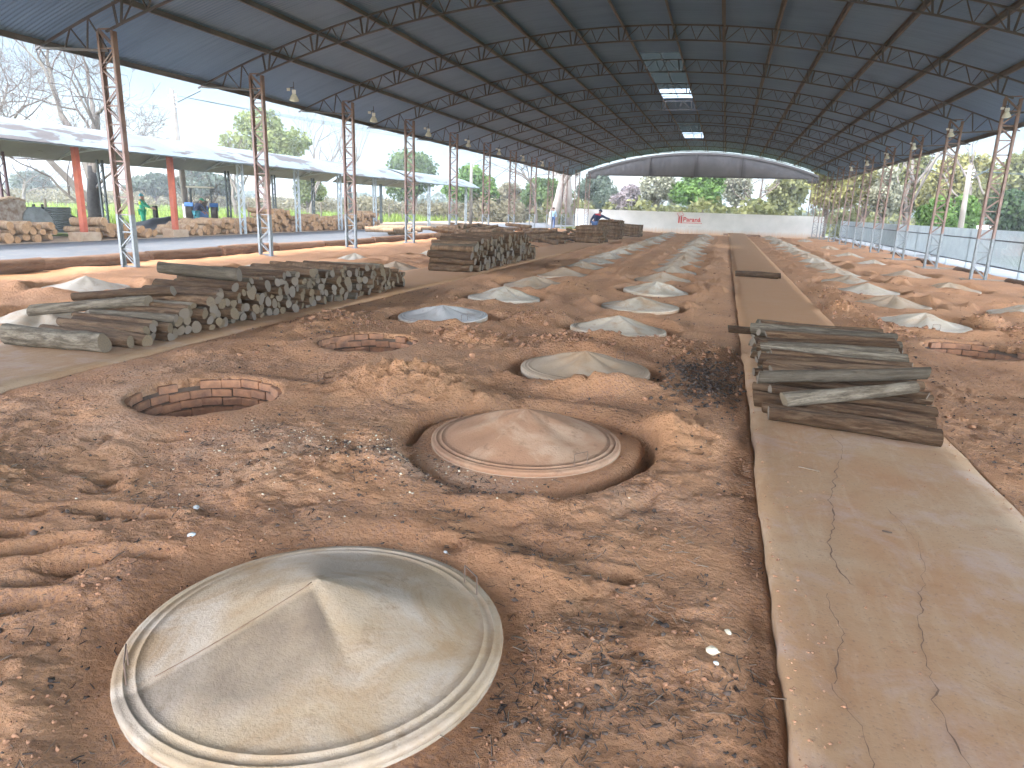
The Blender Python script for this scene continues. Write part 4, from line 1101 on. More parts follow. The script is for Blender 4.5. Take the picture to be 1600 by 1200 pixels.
# scrub belt and far hedge: masses nobody could count
rng = np.random.default_rng(77); blobs = []
for k in range(170):
    X = rng.uniform(-110, -24); Y = rng.uniform(72, 112) if X > -60 else rng.uniform(60, 120); s = rng.uniform(1.0, 2.1); blobs.append((X, Y, s * .35, s * 1.3, s, s * rng.uniform(.5, 1.0)))
V, F, tone = leaf_cloud(rng, blobs, 60000, .19, .45)
tag(link('scrub', np_mesh('scrub', V, F, LEAF['brown'], False, dict(tone=tone))), 'dry scrub belt along the back of the bright field', 'scrub', None, 'stuff')
blobs = []
for k in range(150):
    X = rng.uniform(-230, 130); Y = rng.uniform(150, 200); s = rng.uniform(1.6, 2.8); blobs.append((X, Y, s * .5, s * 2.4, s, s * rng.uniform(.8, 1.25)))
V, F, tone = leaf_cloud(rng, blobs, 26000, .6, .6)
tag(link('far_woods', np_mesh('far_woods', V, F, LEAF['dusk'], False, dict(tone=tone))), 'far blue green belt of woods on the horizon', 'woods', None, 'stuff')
# undergrowth behind the wall and at the right
blobs = []
for k in range(46):
    X = rng.uniform(-22, 30); Y = rng.uniform(74, 110) if X < 9 else rng.uniform(82, 105); s = rng.uniform(1.2, 2.4); blobs.append((X, Y, s * .5, s, s, s * .9))
V, F, tone = leaf_cloud(rng, blobs, 9000, .3, .6)
tag(link('undergrowth', np_mesh('undergrowth', V, F, LEAF['olive'], False, dict(tone=tone))), 'mixed undergrowth behind the white wall and the right trees', 'undergrowth', None, 'stuff')
# long grass in the field
n = 15000; X = rng.uniform(-75, -28.5, n); Y = rng.uniform(14, 100, n); keep = (X < -28.5); 
h = rng.uniform(.25, .7, n); a = rng.uniform(0, 6.28, n); lx = rng.normal(size=n) * .18; ly = rng.normal(size=n) * .18; wd = rng.uniform(.05, .14, n)
q = np.stack([np.stack([X - np.cos(a) * wd, Y - np.sin(a) * wd, np.full(n, -.1)], 1), np.stack([X + np.cos(a) * wd, Y + np.sin(a) * wd, np.full(n, -.1)], 1), np.stack([X + lx, Y + ly, h], 1)], 1).reshape(-1, 3)
lg_ = mat_leaf('long_grass', (.11, .15, .03), (.24, .32, .07), .45)
tag(link('grass', np_mesh('grass', q, np.arange(n * 3).reshape(n, 3), lg_, False, dict(tone=np.repeat(rng.random(n), 3)))), 'long bright grass across the field beyond the canopy', 'grass', None, 'stuff')

# bare trees
e = bare_tree('bare_tree', 'great bare spreading tree with a charred trunk behind the left canopy', (-29.3, 27.2, -.1), 5,
          [((-.85, -.1, .9), 3.4, .20, (-.05, 0, 1.3)), ((-.25, .1, 1), 3.4, .22, (.05, 0, 2.4)), ((.35, .3, .9), 2.9, .15, (.1, 0, 2.6)), ((.05, .3, 1), 3.2, .16, (.1, 0, 2.8)), ((-.9, -.4, .4), 2.2, .08, (-.15, 0, .9)), ((.8, .2, .5), 1.8, .07, (.15, 0, 1.9))], M['barebark'], M['twig'], depth=7, spread=.52, up_=.07, shrink=.78)
MB().tube([(0, 0, -.2), (.02, 0, .5), (-.02, 0, 1.2), (.05, 0, 1.9), (.1, .02, 3.0)], [.42, .33, .29, .26, .17], 12).build('charred_trunk', M['char'], e, smooth=True)
bare_tree('bare_tree', 'pale bare tree at the upper left picture edge', (-40.5, 30.5, 0), 8, [((-.1, 0, 1), 3.4, .26, (0, 0, 0)), ((.5, .2, 1), 3.0, .2, (.1, 0, 2.4)), ((.9, -.2, .7), 2.8, .16, (.1, 0, 2.8))], M['barebark'], M['twig'], depth=5, spread=.5, up_=.18, shrink=.8)
bare_tree('bare_tree', 'small bare tree over the field at the far left edge', (-62, 50, 0), 9, [((0, 0, 1), 2.0, .16, (0, 0, 0)), ((.4, 0, 1), 1.6, .1, (0, 0, 1.2))], M['barebark'], M['twig'], depth=5, spread=.55, up_=.12, shrink=.75)
bare_tree('bare_tree', 'crooked low bare tree beside the tractor', (-28.4, 33.2, 0), 12, [((-.9, 0, .75), 1.3, .11, (0, 0, .1)), ((.55, .1, 1), 1.1, .10, (.15, 0, .1))], M['trunk'], M['twig'], depth=5, spread=.6, up_=.14, shrink=.74)
bare_tree('bare_tree', 'bare grey tree right of the pale green tree above the canopy', (-45, 71, 0), 13, [((0, 0, 1), 4.5, .24, (0, 0, 0)), ((.3, 0, 1), 3.0, .16, (0, 0, 4)), ((-.4, 0, 1), 3.0, .14, (0, 0, 4))], M['barebark'], M['twig'], depth=5, spread=.45, up_=.2, shrink=.74)
bare_tree('bare_tree', 'thin bare tree behind the third left column', (-45, 80, 0), 14, [((0, 0, 1), 5.0, .22, (0, 0, 0)), ((.3, 0, 1), 3.0, .14, (0, 0, 4.5))], M['barebark'], M['twig'], depth=4, spread=.45, up_=.2, shrink=.74)
bare_tree('bare_tree', 'forked bare trunk under the canopy by the second column', (-36.5, 47, 0), 15, [((.1, 0, 1), 2.6, .17, (0, 0, -.2)), ((.6, 0, 1), 1.8, .1, (.1, 0, 1.8)), ((-.5, 0, 1), 1.6, .09, (.1, 0, 2.0))], M['barebark'], M['twig'], depth=3, spread=.5, up_=.2, shrink=.7)
bare_tree('bare_tree', 'pale trunk standing under the canopy left of the third column', (-37, 58, 0), 16, [((.02, 0, 1), 3.2, .20, (0, 0, -.2)), ((.5, 0, 1), 1.6, .09, (.1, 0, 2.2))], M['barebark'], M['twig'], depth=3, spread=.5, up_=.2, shrink=.7)
bare_tree('bare_tree', 'bare tree with dark branches in the sky gap behind the right of the wall', (3.4, 86, 0), 17, [((.05, 0, 1), 3.6, .16, (0, 0, 0)), ((-.6, 0, .5), 2.4, .13, (.1, 0, 2.6)), ((.25, 0, 1), 2.6, .12, (0, 0, 3))], M['trunk'], M['twig'], depth=4, spread=.5, up_=.15, shrink=.75)
bare_tree('bare_tree', 'tall bare tree between the third and fourth right columns', (13.6, 62, -.5), 18, [((.05, 0, 1), 5.4, .2, (0, 0, 0)), ((.5, 0, 1), 3.0, .11, (.1, 0, 4.8)), ((-.4, 0, 1), 2.6, .1, (.1, 0, 5))], M['barebark'], M['twig'], depth=4, spread=.45, up_=.2, shrink=.74)
bare_tree('bare_tree', 'small bare tree reaching over the eave right of the second right column', (15.5, 52, -.5), 19, [((-.1, 0, 1), 4.4, .14, (0, 0, 0)), ((-.5, 0, .8), 2.0, .07, (0, 0, 3.9))], M['barebark'], M['twig'], depth=4, spread=.5, up_=.2, shrink=.74)
bare_tree('bare_tree', 'bare branchy tree high behind the far left columns', (-20.5, 78, 0), 20, [((-.15, 0, 1), 4.2, .2, (0, 0, 0)), ((-.7, 0, .6), 2.8, .12, (-.2, 0, 3.8)), ((-.2, 0, 1), 2.4, .1, (-.2, 0, 4))], M['barebark'], M['twig'], depth=5, spread=.5, up_=.12, shrink=.75)
bare_tree('bare_tree', 'thick pale beige trunk, left of two behind the far left columns', (-17.2, 72, 0), 21, [((-.02, 0, 1), 5.5, .58, (0, 0, -.2)), ((-.4, 0, 1), 2.6, .25, (0, 0, 4.9)), ((.4, 0, 1), 2.6, .22, (0, 0, 5.0))], M['paletrunk'], M['twig'], depth=3, spread=.4, up_=.2, shrink=.75)
bare_tree('bare_tree', 'thick pale beige trunk, right of two behind the far left columns', (-15.6, 74, 0), 22, [((.06, 0, 1), 5.5, .62, (0, 0, -.2)), ((.4, 0, 1), 2.6, .22, (.2, 0, 5.0))], M['paletrunk'], M['twig'], depth=3, spread=.4, up_=.2, shrink=.75)

# ------------------------------------------------------------------ poles, fences, houses
def pole(loc, h, label, lean=(0, 0), base=True, arm=True, wires=()):
    e = empty('utility_pole', loc, 0, label, 'pole')
    MB().tube([(0, 0, -.3), (lean[0] * .5, lean[1] * .5, h * .5), (lean[0], lean[1], h)], [.17, .145, .11], 12).build('shaft', M['pole'], e, smooth=True)
    if base: MB().tube([(0, 0, -.2), (lean[0] * .2, lean[1] * .2, 1.25)], [.178, .172], 12, False).build('whitewash_band', M['whitewash'], e, smooth=True)
    if arm:
        b = MB(); t = Vector((lean[0], lean[1], h))
        b.bar(t + Vector((-.25, 0, -.3)), t + Vector((.25, 0, -.3)), .07)
        for k in range(4): b.tube([t + Vector((.17, 0, -.25 - .2 * k)), t + Vector((.24, 0, -.25 - .2 * k)), t + Vector((.26, 0, -.25 - .2 * k))], [.03, .05, .03], 8)
        b.build('insulators', M['whitewash'], e); MB().bar(t + Vector((.1, 0, -.7)), t + Vector((1.3, .6, .0)), .04).build('lamp_arm', M['darksteel'], e)
        for w in wires:
            P = [t + Vector((.2, 0, -.3)) + Vector(w) * s + Vector((0, 0, -1.6 * s * (1 - s))) for s in np.linspace(0, 1, 14)]
            MB().tube(P, .009, 4).build('wire', M['darksteel'], e)
pole((-28.0, 31.9, 0), 6.95, 'leaning grey utility pole with a whitewashed foot behind the left canopy', (.05, -.45), True, True, ((14, 30, .0), (13.6, 30, -.25), (14.2, 30, -.6)))
pole((-22.1, 60.5, 0), 5.9, 'far grey utility pole at the end of the left canopies', (0, 0), False, True, ((10, 40, 0),))
pole((12.6, 44.8, -.5), 5.15, 'pale concrete utility pole beyond the right fence', (-.1, .1), True, True, ((25, -4, .5), (25, -4, .1), (25, -5, -.3), (25, -5, -.7)))

fe = empty('picket_fence', (10.2, 40, -.45), 0, 'long pale grey metal picket fence along the right side of the shed', 'fence')
b = MB(); y = 14.0
while y < 71: b.box((0, y - 40, 1.16), (.018, .055, 1.36)); y += .115
b.build('pickets', M['fence'], fe)
for z in (.46, 1.45): MB().bar((-.03, -26, z), (-.03, 31, z), .035, .05).build('rail', M['fencerail'], fe)
for k in range(20): MB().bar((.03, -25.5 + k * 2.9, -.1), (.03, -25.5 + k * 2.9, 1.75), .07).build('post', M['fence'], fe)
wf = empty('wire_fence', (-31, 45, 0), 0, 'wire fence on dark wooden posts along the bright field', 'fence')
rr = random.Random(2)
for k in range(16):
    y = -22 + k * 3.0; MB().tube([(rr.uniform(-.05, .05), y, -.2), (rr.uniform(-.08, .08), y + rr.uniform(-.1, .1), rr.uniform(1.2, 1.6))], [.075, .06], 7).build('post', M['wood'], wf)
for z in (.4, .8, 1.15): MB().bar((0, -22, z), (0, 23, z), .012).build('wire', M['wire'], wf)
bw = empty('brick_wall', (-26, 18.6, 0), 0, 'patchy plastered brick wall end behind the logs at the left edge', 'wall')
b = MB(); b.box((0, 0, .62), (.3, 4.6, 1.36)); b.build('masonry', M['plaster'], bw)
b = MB()
for k in range(46): b.box((.0, -2.25 + k * .1, 1.32 + .05 * math.sin(k * .5) + rr.uniform(-.02, .02)), (.34, .1, .08))
b.build('coping', M['conc'], bw)
zs = empty('sheet_fence', (-26.3, 22.1, 0), 0, 'low grey corrugated sheet fence behind the left log stack', 'fence')
V = []; F = []
for i in range(27):
    z = i * .04
    for y in (-1.0, 1.15): V.append((.025 * (1 if i % 2 else -1), y, z))
    if i: F.append((2 * i - 2, 2 * i - 1, 2 * i + 1, 2 * i))
MB().add(V, F).build('sheet', M['zinc'], zs)
for y in (-.62, -.25): MB().bar((.08, y, -.1), (.08, y + .05, 1.15), .07).build('post', M['char'], zs)
o = MB().tube([(0, 0, 0), (.05, 0, 0)], [.62, .62], 36).build('metal_disc', M['zinc']); o.location = (-25.7, 21.2, .45); o.rotation_euler = (0, R(-12), 0); tag(o, 'large round grey disc leaning beside the plastered wall', 'disc')
o = MB().tube([(0, 0, -.1), (.02, 0, .4), (-.08, .05, .9), (-.12, .1, 1.25)], [.22, .17, .12, .05], 9).tube([(0, 0, .45), (-.3, -.25, .75)], [.09, .04], 7).build('burnt_stump', M['char'], smooth=True); o.location = (-25.4, 22.9, 0); tag(o, 'black burnt stump left of the nearest orange post', 'stump')
# tarp
V = []; F = []; nn = 15
for i in range(nn):
    for j in range(nn):
        u, v = i / (nn - 1) * 2 - 1, j / (nn - 1) * 2 - 1
        V.append((u * 1.2, v * 1.6, max(-.02, .62 * max(0, 1 - max(abs(u), abs(v)) ** 2.2) + .07 * math.sin(u * 7 + v * 3) * math.cos(v * 6))))
for i in range(nn - 1):
    for j in range(nn - 1): F.append((i * nn + j, (i + 1) * nn + j, (i + 1) * nn + j + 1, i * nn + j + 1))
o = MB().add(V, F).build('tarp', M['tarp'], smooth=True); o.location = (-24.9, 27.0, .05); tag(o, 'crumpled black tarp covering a heap behind the logs', 'tarp')

def house(label, loc, rz, w, d, h, rh, mw, mr, nwin=2):
    e = empty('house', loc, rz, label, 'house')
    MB().box((0, 0, h / 2), (w, d, h)).build('wall', M[mw], e)
    MB().add([(-w / 2 - .3, -d / 2 - .3, h), (w / 2 + .3, -d / 2 - .3, h), (w / 2 + .3, d / 2 + .3, h), (-w / 2 - .3, d / 2 + .3, h), (-w / 2 - .3, 0, h + rh), (w / 2 + .3, 0, h + rh)], [(0, 1, 5, 4), (2, 3, 4, 5), (0, 4, 3), (1, 2, 5), (3, 2, 1, 0)]).build('roof', M[mr], e)
    for k in range(nwin):
        f = MB().box((-w / 2 + w * (k + .7) / (nwin + .4), -d / 2 - .02, h * .55), (.9, .06, .8)).build('window', M['hwhite'], e)
        MB().box((-w / 2 + w * (k + .7) / (nwin + .4), -d / 2 - .045, h * .55), (.74, .04, .64)).build('pane', M['glassd'], f)
house('orange brick house with a grey roof at the right edge beyond the fence', (24.5, 60, -.5), R(-12), 10, 6, 1.9, 1.1, 'hbrick', 'hroof', 3)
house('low orange brick building behind the right utility pole', (17.4, 58, -.5), R(-5), 5.0, 4, 1.5, .5, 'hbrick', 'hwhite', 2)
house('white gabled hut across the field at the left', (-118, 112, 0), R(50), 5.5, 4, 2.0, 1.5, 'hwhite', 'hroof', 1)
house('distant white house over the field behind the canopy', (-90, 130, 0), R(30), 9, 6, 2.6, 1.6, 'hwhite', 'hroof', 3)
house('pale house with a reddish wall behind the right of the white wall', (3.3, 108, 0), 0, 6, 5, 2.2, 1.2, 'hwhite', 'hroof', 2)

# ------------------------------------------------------------------ people
def evald(o):
    dg = bpy.context.evaluated_depsgraph_get(); me = bpy.data.meshes.new_from_object(o.evaluated_get(dg)); return me

def skin(name, verts, edges, radii, mat, parent, root=0, sub=1):
    me = bpy.data.meshes.new(name); me.from_pydata([tuple(v) for v in verts], edges, []); o = link('tmp', me)
    o.modifiers.new('s', 'SKIN'); 
    for i, r in enumerate(radii): me.skin_vertices[0].data[i].radius = (r, r)
    me.skin_vertices[0].data[root].use_root = True
    m = o.modifiers.new('u', 'SUBSURF'); m.levels = sub; m.render_levels = sub
    bpy.context.view_layer.update(); nm = evald(o); bpy.data.objects.remove(o)
    nm.name = name; nm.materials.clear(); nm.materials.append(mat); nm.polygons.foreach_set('use_smooth', [True] * len(nm.polygons))
    return link(name, nm, parent)

J0 = dict(pelvis=(0, 0, .95), waist=(0, 0, 1.10), chest=(0, .01, 1.32), neck=(0, .0, 1.49), skull=(0, .02, 1.60), crown=(0, .01, 1.70),
          nose=(0, .125, 1.60), shl=(-.17, 0, 1.42), ell=(-.23, -.03, 1.14), wrl=(-.25, .05, .90), pal=(-.255, .07, .82), shr=(.17, 0, 1.42), elr=(.23, -.03, 1.14), wrr=(.25, .05, .90), par=(.255, .07, .82),
          hil=(-.09, 0, .92), knl=(-.1, .03, .50), anl=(-.1, -.02, .08), tol=(-.11, .15, .035), hir=(.09, 0, .92), knr=(.1, .03, .50), anr=(.1, -.02, .08), tor=(.11, .15, .035))
RAD_ = dict(pelvis=.125, waist=.115, chest=.135, neck=.055, skull=.088, crown=.075, nose=.016, shl=.062, ell=.043, wrl=.030, pal=.033, shr=.062, elr=.043, wrr=.030, par=.033, hil=.085, knl=.058, anl=.042, tol=.038, hir=.085, knr=.058, anr=.042, tor=.038)
ED = [('pelvis', 'waist'), ('waist', 'chest'), ('chest', 'neck'), ('neck', 'skull'), ('skull', 'crown'), ('skull', 'nose'), ('chest', 'shl'), ('shl', 'ell'), ('ell', 'wrl'), ('wrl', 'pal'), ('chest', 'shr'), ('shr', 'elr'), ('elr', 'wrr'), ('wrr', 'par'), ('pelvis', 'hil'), ('hil', 'knl'), ('knl', 'anl'), ('anl', 'tol'), ('pelvis', 'hir'), ('hir', 'knr'), ('knr', 'anr'), ('anr', 'tor')]
def person(label, loc, rz, pose, shirt, trousers, cap=None, extra=None):
    e = empty('person', loc, rz, label, 'person'); J = {k: Vector(v) for k, v in J0.items()}; J.update({k: Vector(v) for k, v in pose.items()})
    names = list(J); idx = {n: i for i, n in enumerate(names)}; V = [J[n] for n in names]; Ed = [(idx[a], idx[b]) for a, b in ED]; Rr = [RAD_[n] for n in names]
    for s, w, p in (('l', 'wrl', 'pal'), ('r', 'wrr', 'par')):      # four fingers and a thumb
        d = (J[p] - J[w]).normalized(); side = d.cross(Vector((1, 0, 0))); side = (side if side.length > .2 else d.cross(Vector((0, 0, 1)))).normalized()
        cv = d.cross(side).normalized() * (1 if s == 'l' else -1)
        for k, (o_, L) in enumerate(((-.027, .07), (-.009, .08), (.009, .077), (.026, .062))):
            a = len(V); V += [J[p] + side * o_ + d * .035, J[p] + side * o_ * 1.1 + d * (.035 + L * .55) + cv * .012, J[p] + side * o_ * 1.1 + d * (.035 + L) + cv * .03]; Rr += [.010, .009, .007]
            Ed += [(idx[p], a), (a, a + 1), (a + 1, a + 2)]
        a = len(V); V += [J[p] - side * .045 + d * .0, J[p] - side * .065 + d * .045]; Rr += [.011, .009]; Ed += [(idx[p], a), (a, a + 1)]
    body = skin('body', V, Ed, Rr, M['skin'], e, 0)
    def cloth(nm, js, grow, mat):
        ii = {n: i for i, n in enumerate(js)}; ed = [(ii[a], ii[b]) for a, b in ED if a in ii and b in ii]
        return skin(nm, [J[n] for n in js], ed, [RAD_[n] + grow for n in js], mat, e, 0)
    J['cul'] = J['ell'].lerp(J['wrl'], .85); J['cur'] = J['elr'].lerp(J['wrr'], .85); RAD_['cul'] = RAD_['cur'] = .03
    ED2 = [('ell', 'cul'), ('elr', 'cur')]; ED.extend(ED2)
    J['hem'] = J['pelvis'] + (J['pelvis'] - J['waist']) * .1; 
    cloth('shirt', ['pelvis', 'waist', 'chest', 'shl', 'ell', 'cul', 'shr', 'elr', 'cur'], .022, shirt)
    cloth('trousers', ['pelvis', 'hil', 'knl', 'anl', 'hir', 'knr', 'anr'], .016, trousers)
    cloth('shoe', ['anl', 'tol'], .012, M['black']); cloth('shoe', ['anr', 'tor'], .012, M['black'])
    for t in ED2: ED.remove(t)
    hd = J['skull'].lerp(J['crown'], .75); dirv = (J['crown'] - J['neck']).normalized()
    hb = MB().lathe([(.001, .085), (.05, .075), (.085, .04), (.10, .0), (.103, -.05)], 18); 
    ho = hb.build('hair' if not cap else 'cap', cap or M['hair'], e, smooth=True); ho.location = hd - dirv * .0; ho.rotation_mode = 'QUATERNION'; ho.rotation_quaternion = dirv.to_track_quat('Z', 'Y')
    if cap:
        br = MB().box((0, .13, -.035), (.15, .13, .012)).build('peak', cap, e); br.location = hd
    if extra: extra(e, J)
    return e
person('person in a pale blue shirt and jeans walking away near the far left columns', (-13.35, 56, -.02), R(8), dict(knl=(-.1, .16, .52), anl=(-.1, .2, .10), tol=(-.11, .36, .07), knr=(.1, -.02, .5), anr=(.1, -.24, .12), tor=(.11, -.1, .04), ell=(-.25, -.1, 1.15), wrl=(-.26, -.12, .9), pal=(-.26, -.12, .82), elr=(.25, .06, 1.15), wrr=(.25, .18, .95), par=(.25, .22, .88)), M['paleblue'], M['denim'])
def yoke(e, J):
    s = Vector((0, 0, .02))
    skin('shoulder_panel', [J['chest'] + Vector((0, 0, .05)), J['shl'], J['shr'], J['chest'] + Vector((0, 0, .12))], [(0, 1), (0, 2), (0, 3)], [.15, .092, .092, .11], M['redc'], e)
    skin('chest_band', [J['chest'] - Vector((.1, 0, .03)), J['chest'] - Vector((-.1, 0, .03))], [(0, 1)], [.155, .155], M['whitec'], e)
person('person in a dark jersey with red shoulders and a cap bending over the log stacks', (-6.95, 39.2, 0), R(-12), dict(waist=(.04, .05, 1.08), chest=(.12, .14, 1.28), neck=(.16, .2, 1.43), skull=(.19, .25, 1.53), crown=(.21, .26, 1.62), nose=(.2, .36, 1.51), shl=(-.08, .13, 1.38), ell=(-.24, .08, 1.12), wrl=(-.32, .12, .88), pal=(-.33, .13, .80), shr=(.32, .17, 1.34), elr=(.55, .3, 1.22), wrr=(.78, .42, 1.16), par=(.85, .45, 1.14)), M['navy'], M['denim'], M['navy'], yoke)
def vest(e, J):
    skin('hi_vis_vest', [J['waist'] + Vector((0, 0, .05)), J['chest'], J['shl'], J['shr']], [(0, 1), (1, 2), (1, 3)], [.15, .17, .095, .095], M['hivis'], e)
person('person in a green and yellow hi-vis top working by the field post', (-26.4, 27.15, -.05), R(-60), dict(elr=(.2, .2, 1.2), wrr=(.12, .42, 1.12), par=(.1, .5, 1.1), ell=(-.22, .18, 1.18), wrl=(-.12, .4, 1.08), pal=(-.1, .48, 1.06)), M['green'], M['green'], M['teal'], vest)
o = MB().bar((0, 0, -.2), (-.03, .02, 1.15), .16).build('fence_post', M['char']); o.location = (-26.2, 27.75, 0); tag(o, 'thick dark post right of the hi-vis worker', 'post')

# ------------------------------------------------------------------ tractor with driver
tr = empty('tractor', (-27.6, 32.6, -.06), R(38), 'blue tractor with a cream sun canopy behind the crooked tree', 'tractor')
b = MB(); b.box((0, .9, .95), (.55, 1.5, .5)); b.box((0, -.2, .7), (.6, 1.2, .4)); b.box((0, 1.66, .95), (.5, .04, .44)); b.build('body', M['blue'], tr)
for s in (-1, 1):
    f = MB(); P = []
    for k in range(9): a = R(22) + R(112) * k / 8; P.append((s * .62, -.6 + .72 * math.cos(a), .72 + .66 * math.sin(a)))
    for k in range(8): f.bar(P[k], P[k + 1], .42, .03, (0, 0, 1))
    f.build('fender', M['blue'], tr)
    for (yy, rad, wd, zz) in ((-.6, .66, .34, .66), (1.35, .36, .2, .36)):
        w = MB().tube([(s * (.62 - wd / 2), yy, zz), (s * (.62 - wd * .42), yy, zz), (s * (.62 + wd * .42), yy, zz), (s * (.62 + wd / 2), yy, zz)], [rad * .9, rad, rad, rad * .9], 24).build('wheel', M['tyre'], tr, smooth=False)
        MB().tube([(s * (.62 - wd * .53), yy, zz), (s * (.62 + wd * .53), yy, zz)], [rad * .5, rad * .5], 18).build('rim', M['cream'], w)
    MB().bar((s * .5, -.75, 1.2), (s * .5, -.75, 2.15), .05).bar((s * .5, .15, 1.1), (s * .5, .15, 2.15), .05).build('canopy_post', M['darksteel'], tr)
b = MB(); b.box((0, -.3, 2.2), (1.35, 1.5, .07)); b.build('canopy', M['cream'], tr)
b.build
MB().box((0, -.55, 1.02), (.48, .42, .1)).box((0, -.78, 1.22), (.48, .08, .4)).build('seat', M['tyre'], tr)
MB().tube([(0, .2, 1.1), (0, .05, 1.35)], .02, 6).build('steering_column', M['darksteel'], tr)
b = MB(); P = [(.19 * math.cos(a), .03 + .05 * math.sin(a), 1.37 + .18 * math.sin(a)) for a in np.linspace(0, 2 * math.pi, 17)]; b.tube(P, .018, 6).build('steering_wheel', M['tyre'], tr)
person('person in blue and green clothes standing by the tractor', (-26.3, 30.6, -.1), R(-20), dict(chest=(.05, .14, 1.28), neck=(.07, .22, 1.42), skull=(.08, .28, 1.52), crown=(.09, .3, 1.62), nose=(.08, .39, 1.5), shl=(-.13, .14, 1.36), shr=(.22, .14, 1.36), elr=(.26, .3, 1.12), wrr=(.2, .45, .98), par=(.18, .5, .93), ell=(-.2, .28, 1.12), wrl=(-.14, .45, .98), pal=(-.12, .5, .93)), M['navy'], M['teal'], M['green'])
# ------------------------------------------------------------------ debris
def scatter(n, seed, xr, yr, dens):
    rng = np.random.default_rng(seed); X = np.empty(0); Y = np.empty(0)
    while len(X) < n:
        x = rng.uniform(*xr, 4 * n); u = rng.random(4 * n); y = yr[0] * (yr[1] / yr[0]) ** u
        k = rng.random(4 * n) < dens(x, y); X = np.concatenate([X, x[k]]); Y = np.concatenate([Y, y[k]])
    X = X[:n]; Y = Y[:n]; ok = np.ones(n, bool)
    for lx, ly, row, r, m in LIDS: ok &= np.hypot(X - lx, Y - ly) > r + .02
    for px, py, r in PITS: ok &= np.hypot(X - px, Y - py) > r + .16
    for a, b_ in ((PX0, PX1), (LX0, LX1)): ok &= ~((X > a - .02) & (X < b_ + .02))
    X = X[ok]; Y = Y[ok]; return X, Y, ground(X, Y), rng

def twigs(name, n, seed, dens, mat, label, Lr, wr, xr=(-6, 3.2), yr=(1.15, 13)):
    X, Y, Z, rng = scatter(n, seed, xr, yr, dens); m = len(X)
    a = rng.uniform(0, 6.28, m); L = rng.uniform(*Lr, m) * .5; w = rng.uniform(*wr, m); ti = rng.normal(size=m) * .25
    d = np.stack([np.cos(a), np.sin(a), ti], 1) * L[:, None]; s = np.stack([-np.sin(a), np.cos(a), np.zeros(m)], 1) * w[:, None]
    c = np.stack([X, Y, Z + w * .5], 1); up_ = np.zeros((m, 3)); up_[:, 2] = w * 1.6
    bend = rng.normal(size=(m, 3)) * (L * .25)[:, None]
    V = np.stack([c - d - s, c - d + s, c - d + up_, c + bend * .6 - s, c + bend * .6 + s, c + bend * .6 + up_, c + d - s * .6, c + d + s * .6, c + d + up_ * .7], 1).reshape(-1, 3)
    base = (np.arange(m) * 9)[:, None, None]; F = []
    for o in (0, 3):
        for i, j in ((0, 1), (1, 2), (2, 0)): F.append([o + i, o + j, o + 3 + j, o + 3 + i])
    F = (base + np.array(F)[None]).reshape(-1, 4)
    tag(link(name, np_mesh(name, V, F, M[mat], False)), label, 'litter', None, 'stuff')

def clods(name, n, seed, dens, mat, label, sr, xr=(-6, 3.4), yr=(1.15, 16)):
    X, Y, Z, rng = scatter(n, seed, xr, yr, dens); m = len(X)
    s = sr[0] * (sr[1] / sr[0]) ** (rng.random(m) ** 1.8); base = np.array([(1, 0, 0), (0, 1, 0), (-1, 0, 0), (0, -1, 0), (.1, .1, .9), (0, 0, -.8), (.7, .7, .35), (-.7, .7, .3), (-.7, -.7, .35), (.7, -.7, .3)])
    T = np.array([(0, 6, 4), (6, 1, 4), (1, 7, 4), (7, 2, 4), (2, 8, 4), (8, 3, 4), (3, 9, 4), (9, 0, 4), (6, 0, 5), (1, 6, 5), (7, 1, 5), (2, 7, 5), (8, 2, 5), (3, 8, 5), (9, 3, 5), (0, 9, 5)])
    P = base[None] * (1 + .3 * rng.normal(size=(m, 10, 1))) * s[:, None, None] * rng.uniform(.6, 1.2, (m, 1, 3)); a = rng.uniform(0, 6.28, m); ca, sa = np.cos(a)[:, None], np.sin(a)[:, None]
    Q = np.stack([P[..., 0] * ca - P[..., 1] * sa + X[:, None], P[..., 0] * sa + P[..., 1] * ca + Y[:, None], P[..., 2] + Z[:, None] + s[:, None] * .25], -1).reshape(-1, 3)
    F = ((np.arange(m) * 10)[:, None, None] + T[None]).reshape(-1, 3)
    tag(link(name, np_mesh(name, Q, F, M[mat], True)), label, 'litter', None, 'stuff')

pn = lambda x, y, s, o: .5 + .9 * fbm(x, y, s, 2, o)
def G(x, y, cx, cy, rx, ry): return np.exp(-(((x - cx) / rx) ** 2 + ((y - cy) / ry) ** 2))
twigs('twig_litter', 5200, 1, lambda x, y: np.clip((pn(x, y, .55, 91.0) - .45) * 1.6, .02, 1) * (.25 + .9 * G(x, y, -.2, 2.2, .8, 1.1) + .6 * G(x, y, -1.6, 3.7, 1.2, .5) + .5 * G(x, y, -3.5, 4, 1.5, 1.5) + .6 * G(x, y, 2.8, 6, 1.0, 3)), 'chips', 'dark twigs and straw bits strewn over the near soil', (.018, .055), (.0012, .003))
twigs('straw_litter', 2200, 2, lambda x, y: np.clip((pn(x, y, .6, 61.0) - .4) * 1.5, .02, 1) * (.3 + .7 * G(x, y, -.2, 2.2, .8, 1.1)), 'stick', 'dry straw and stick bits on the near soil', (.03, .10), (.001, .0028))
clods('soil_clods', 9000, 3, lambda x, y: np.clip((pn(x, y, .7, 33.0) - .3) * 1.2, .05, 1), 'clod', 'small crumbs and clods of red soil', (.003, .013))
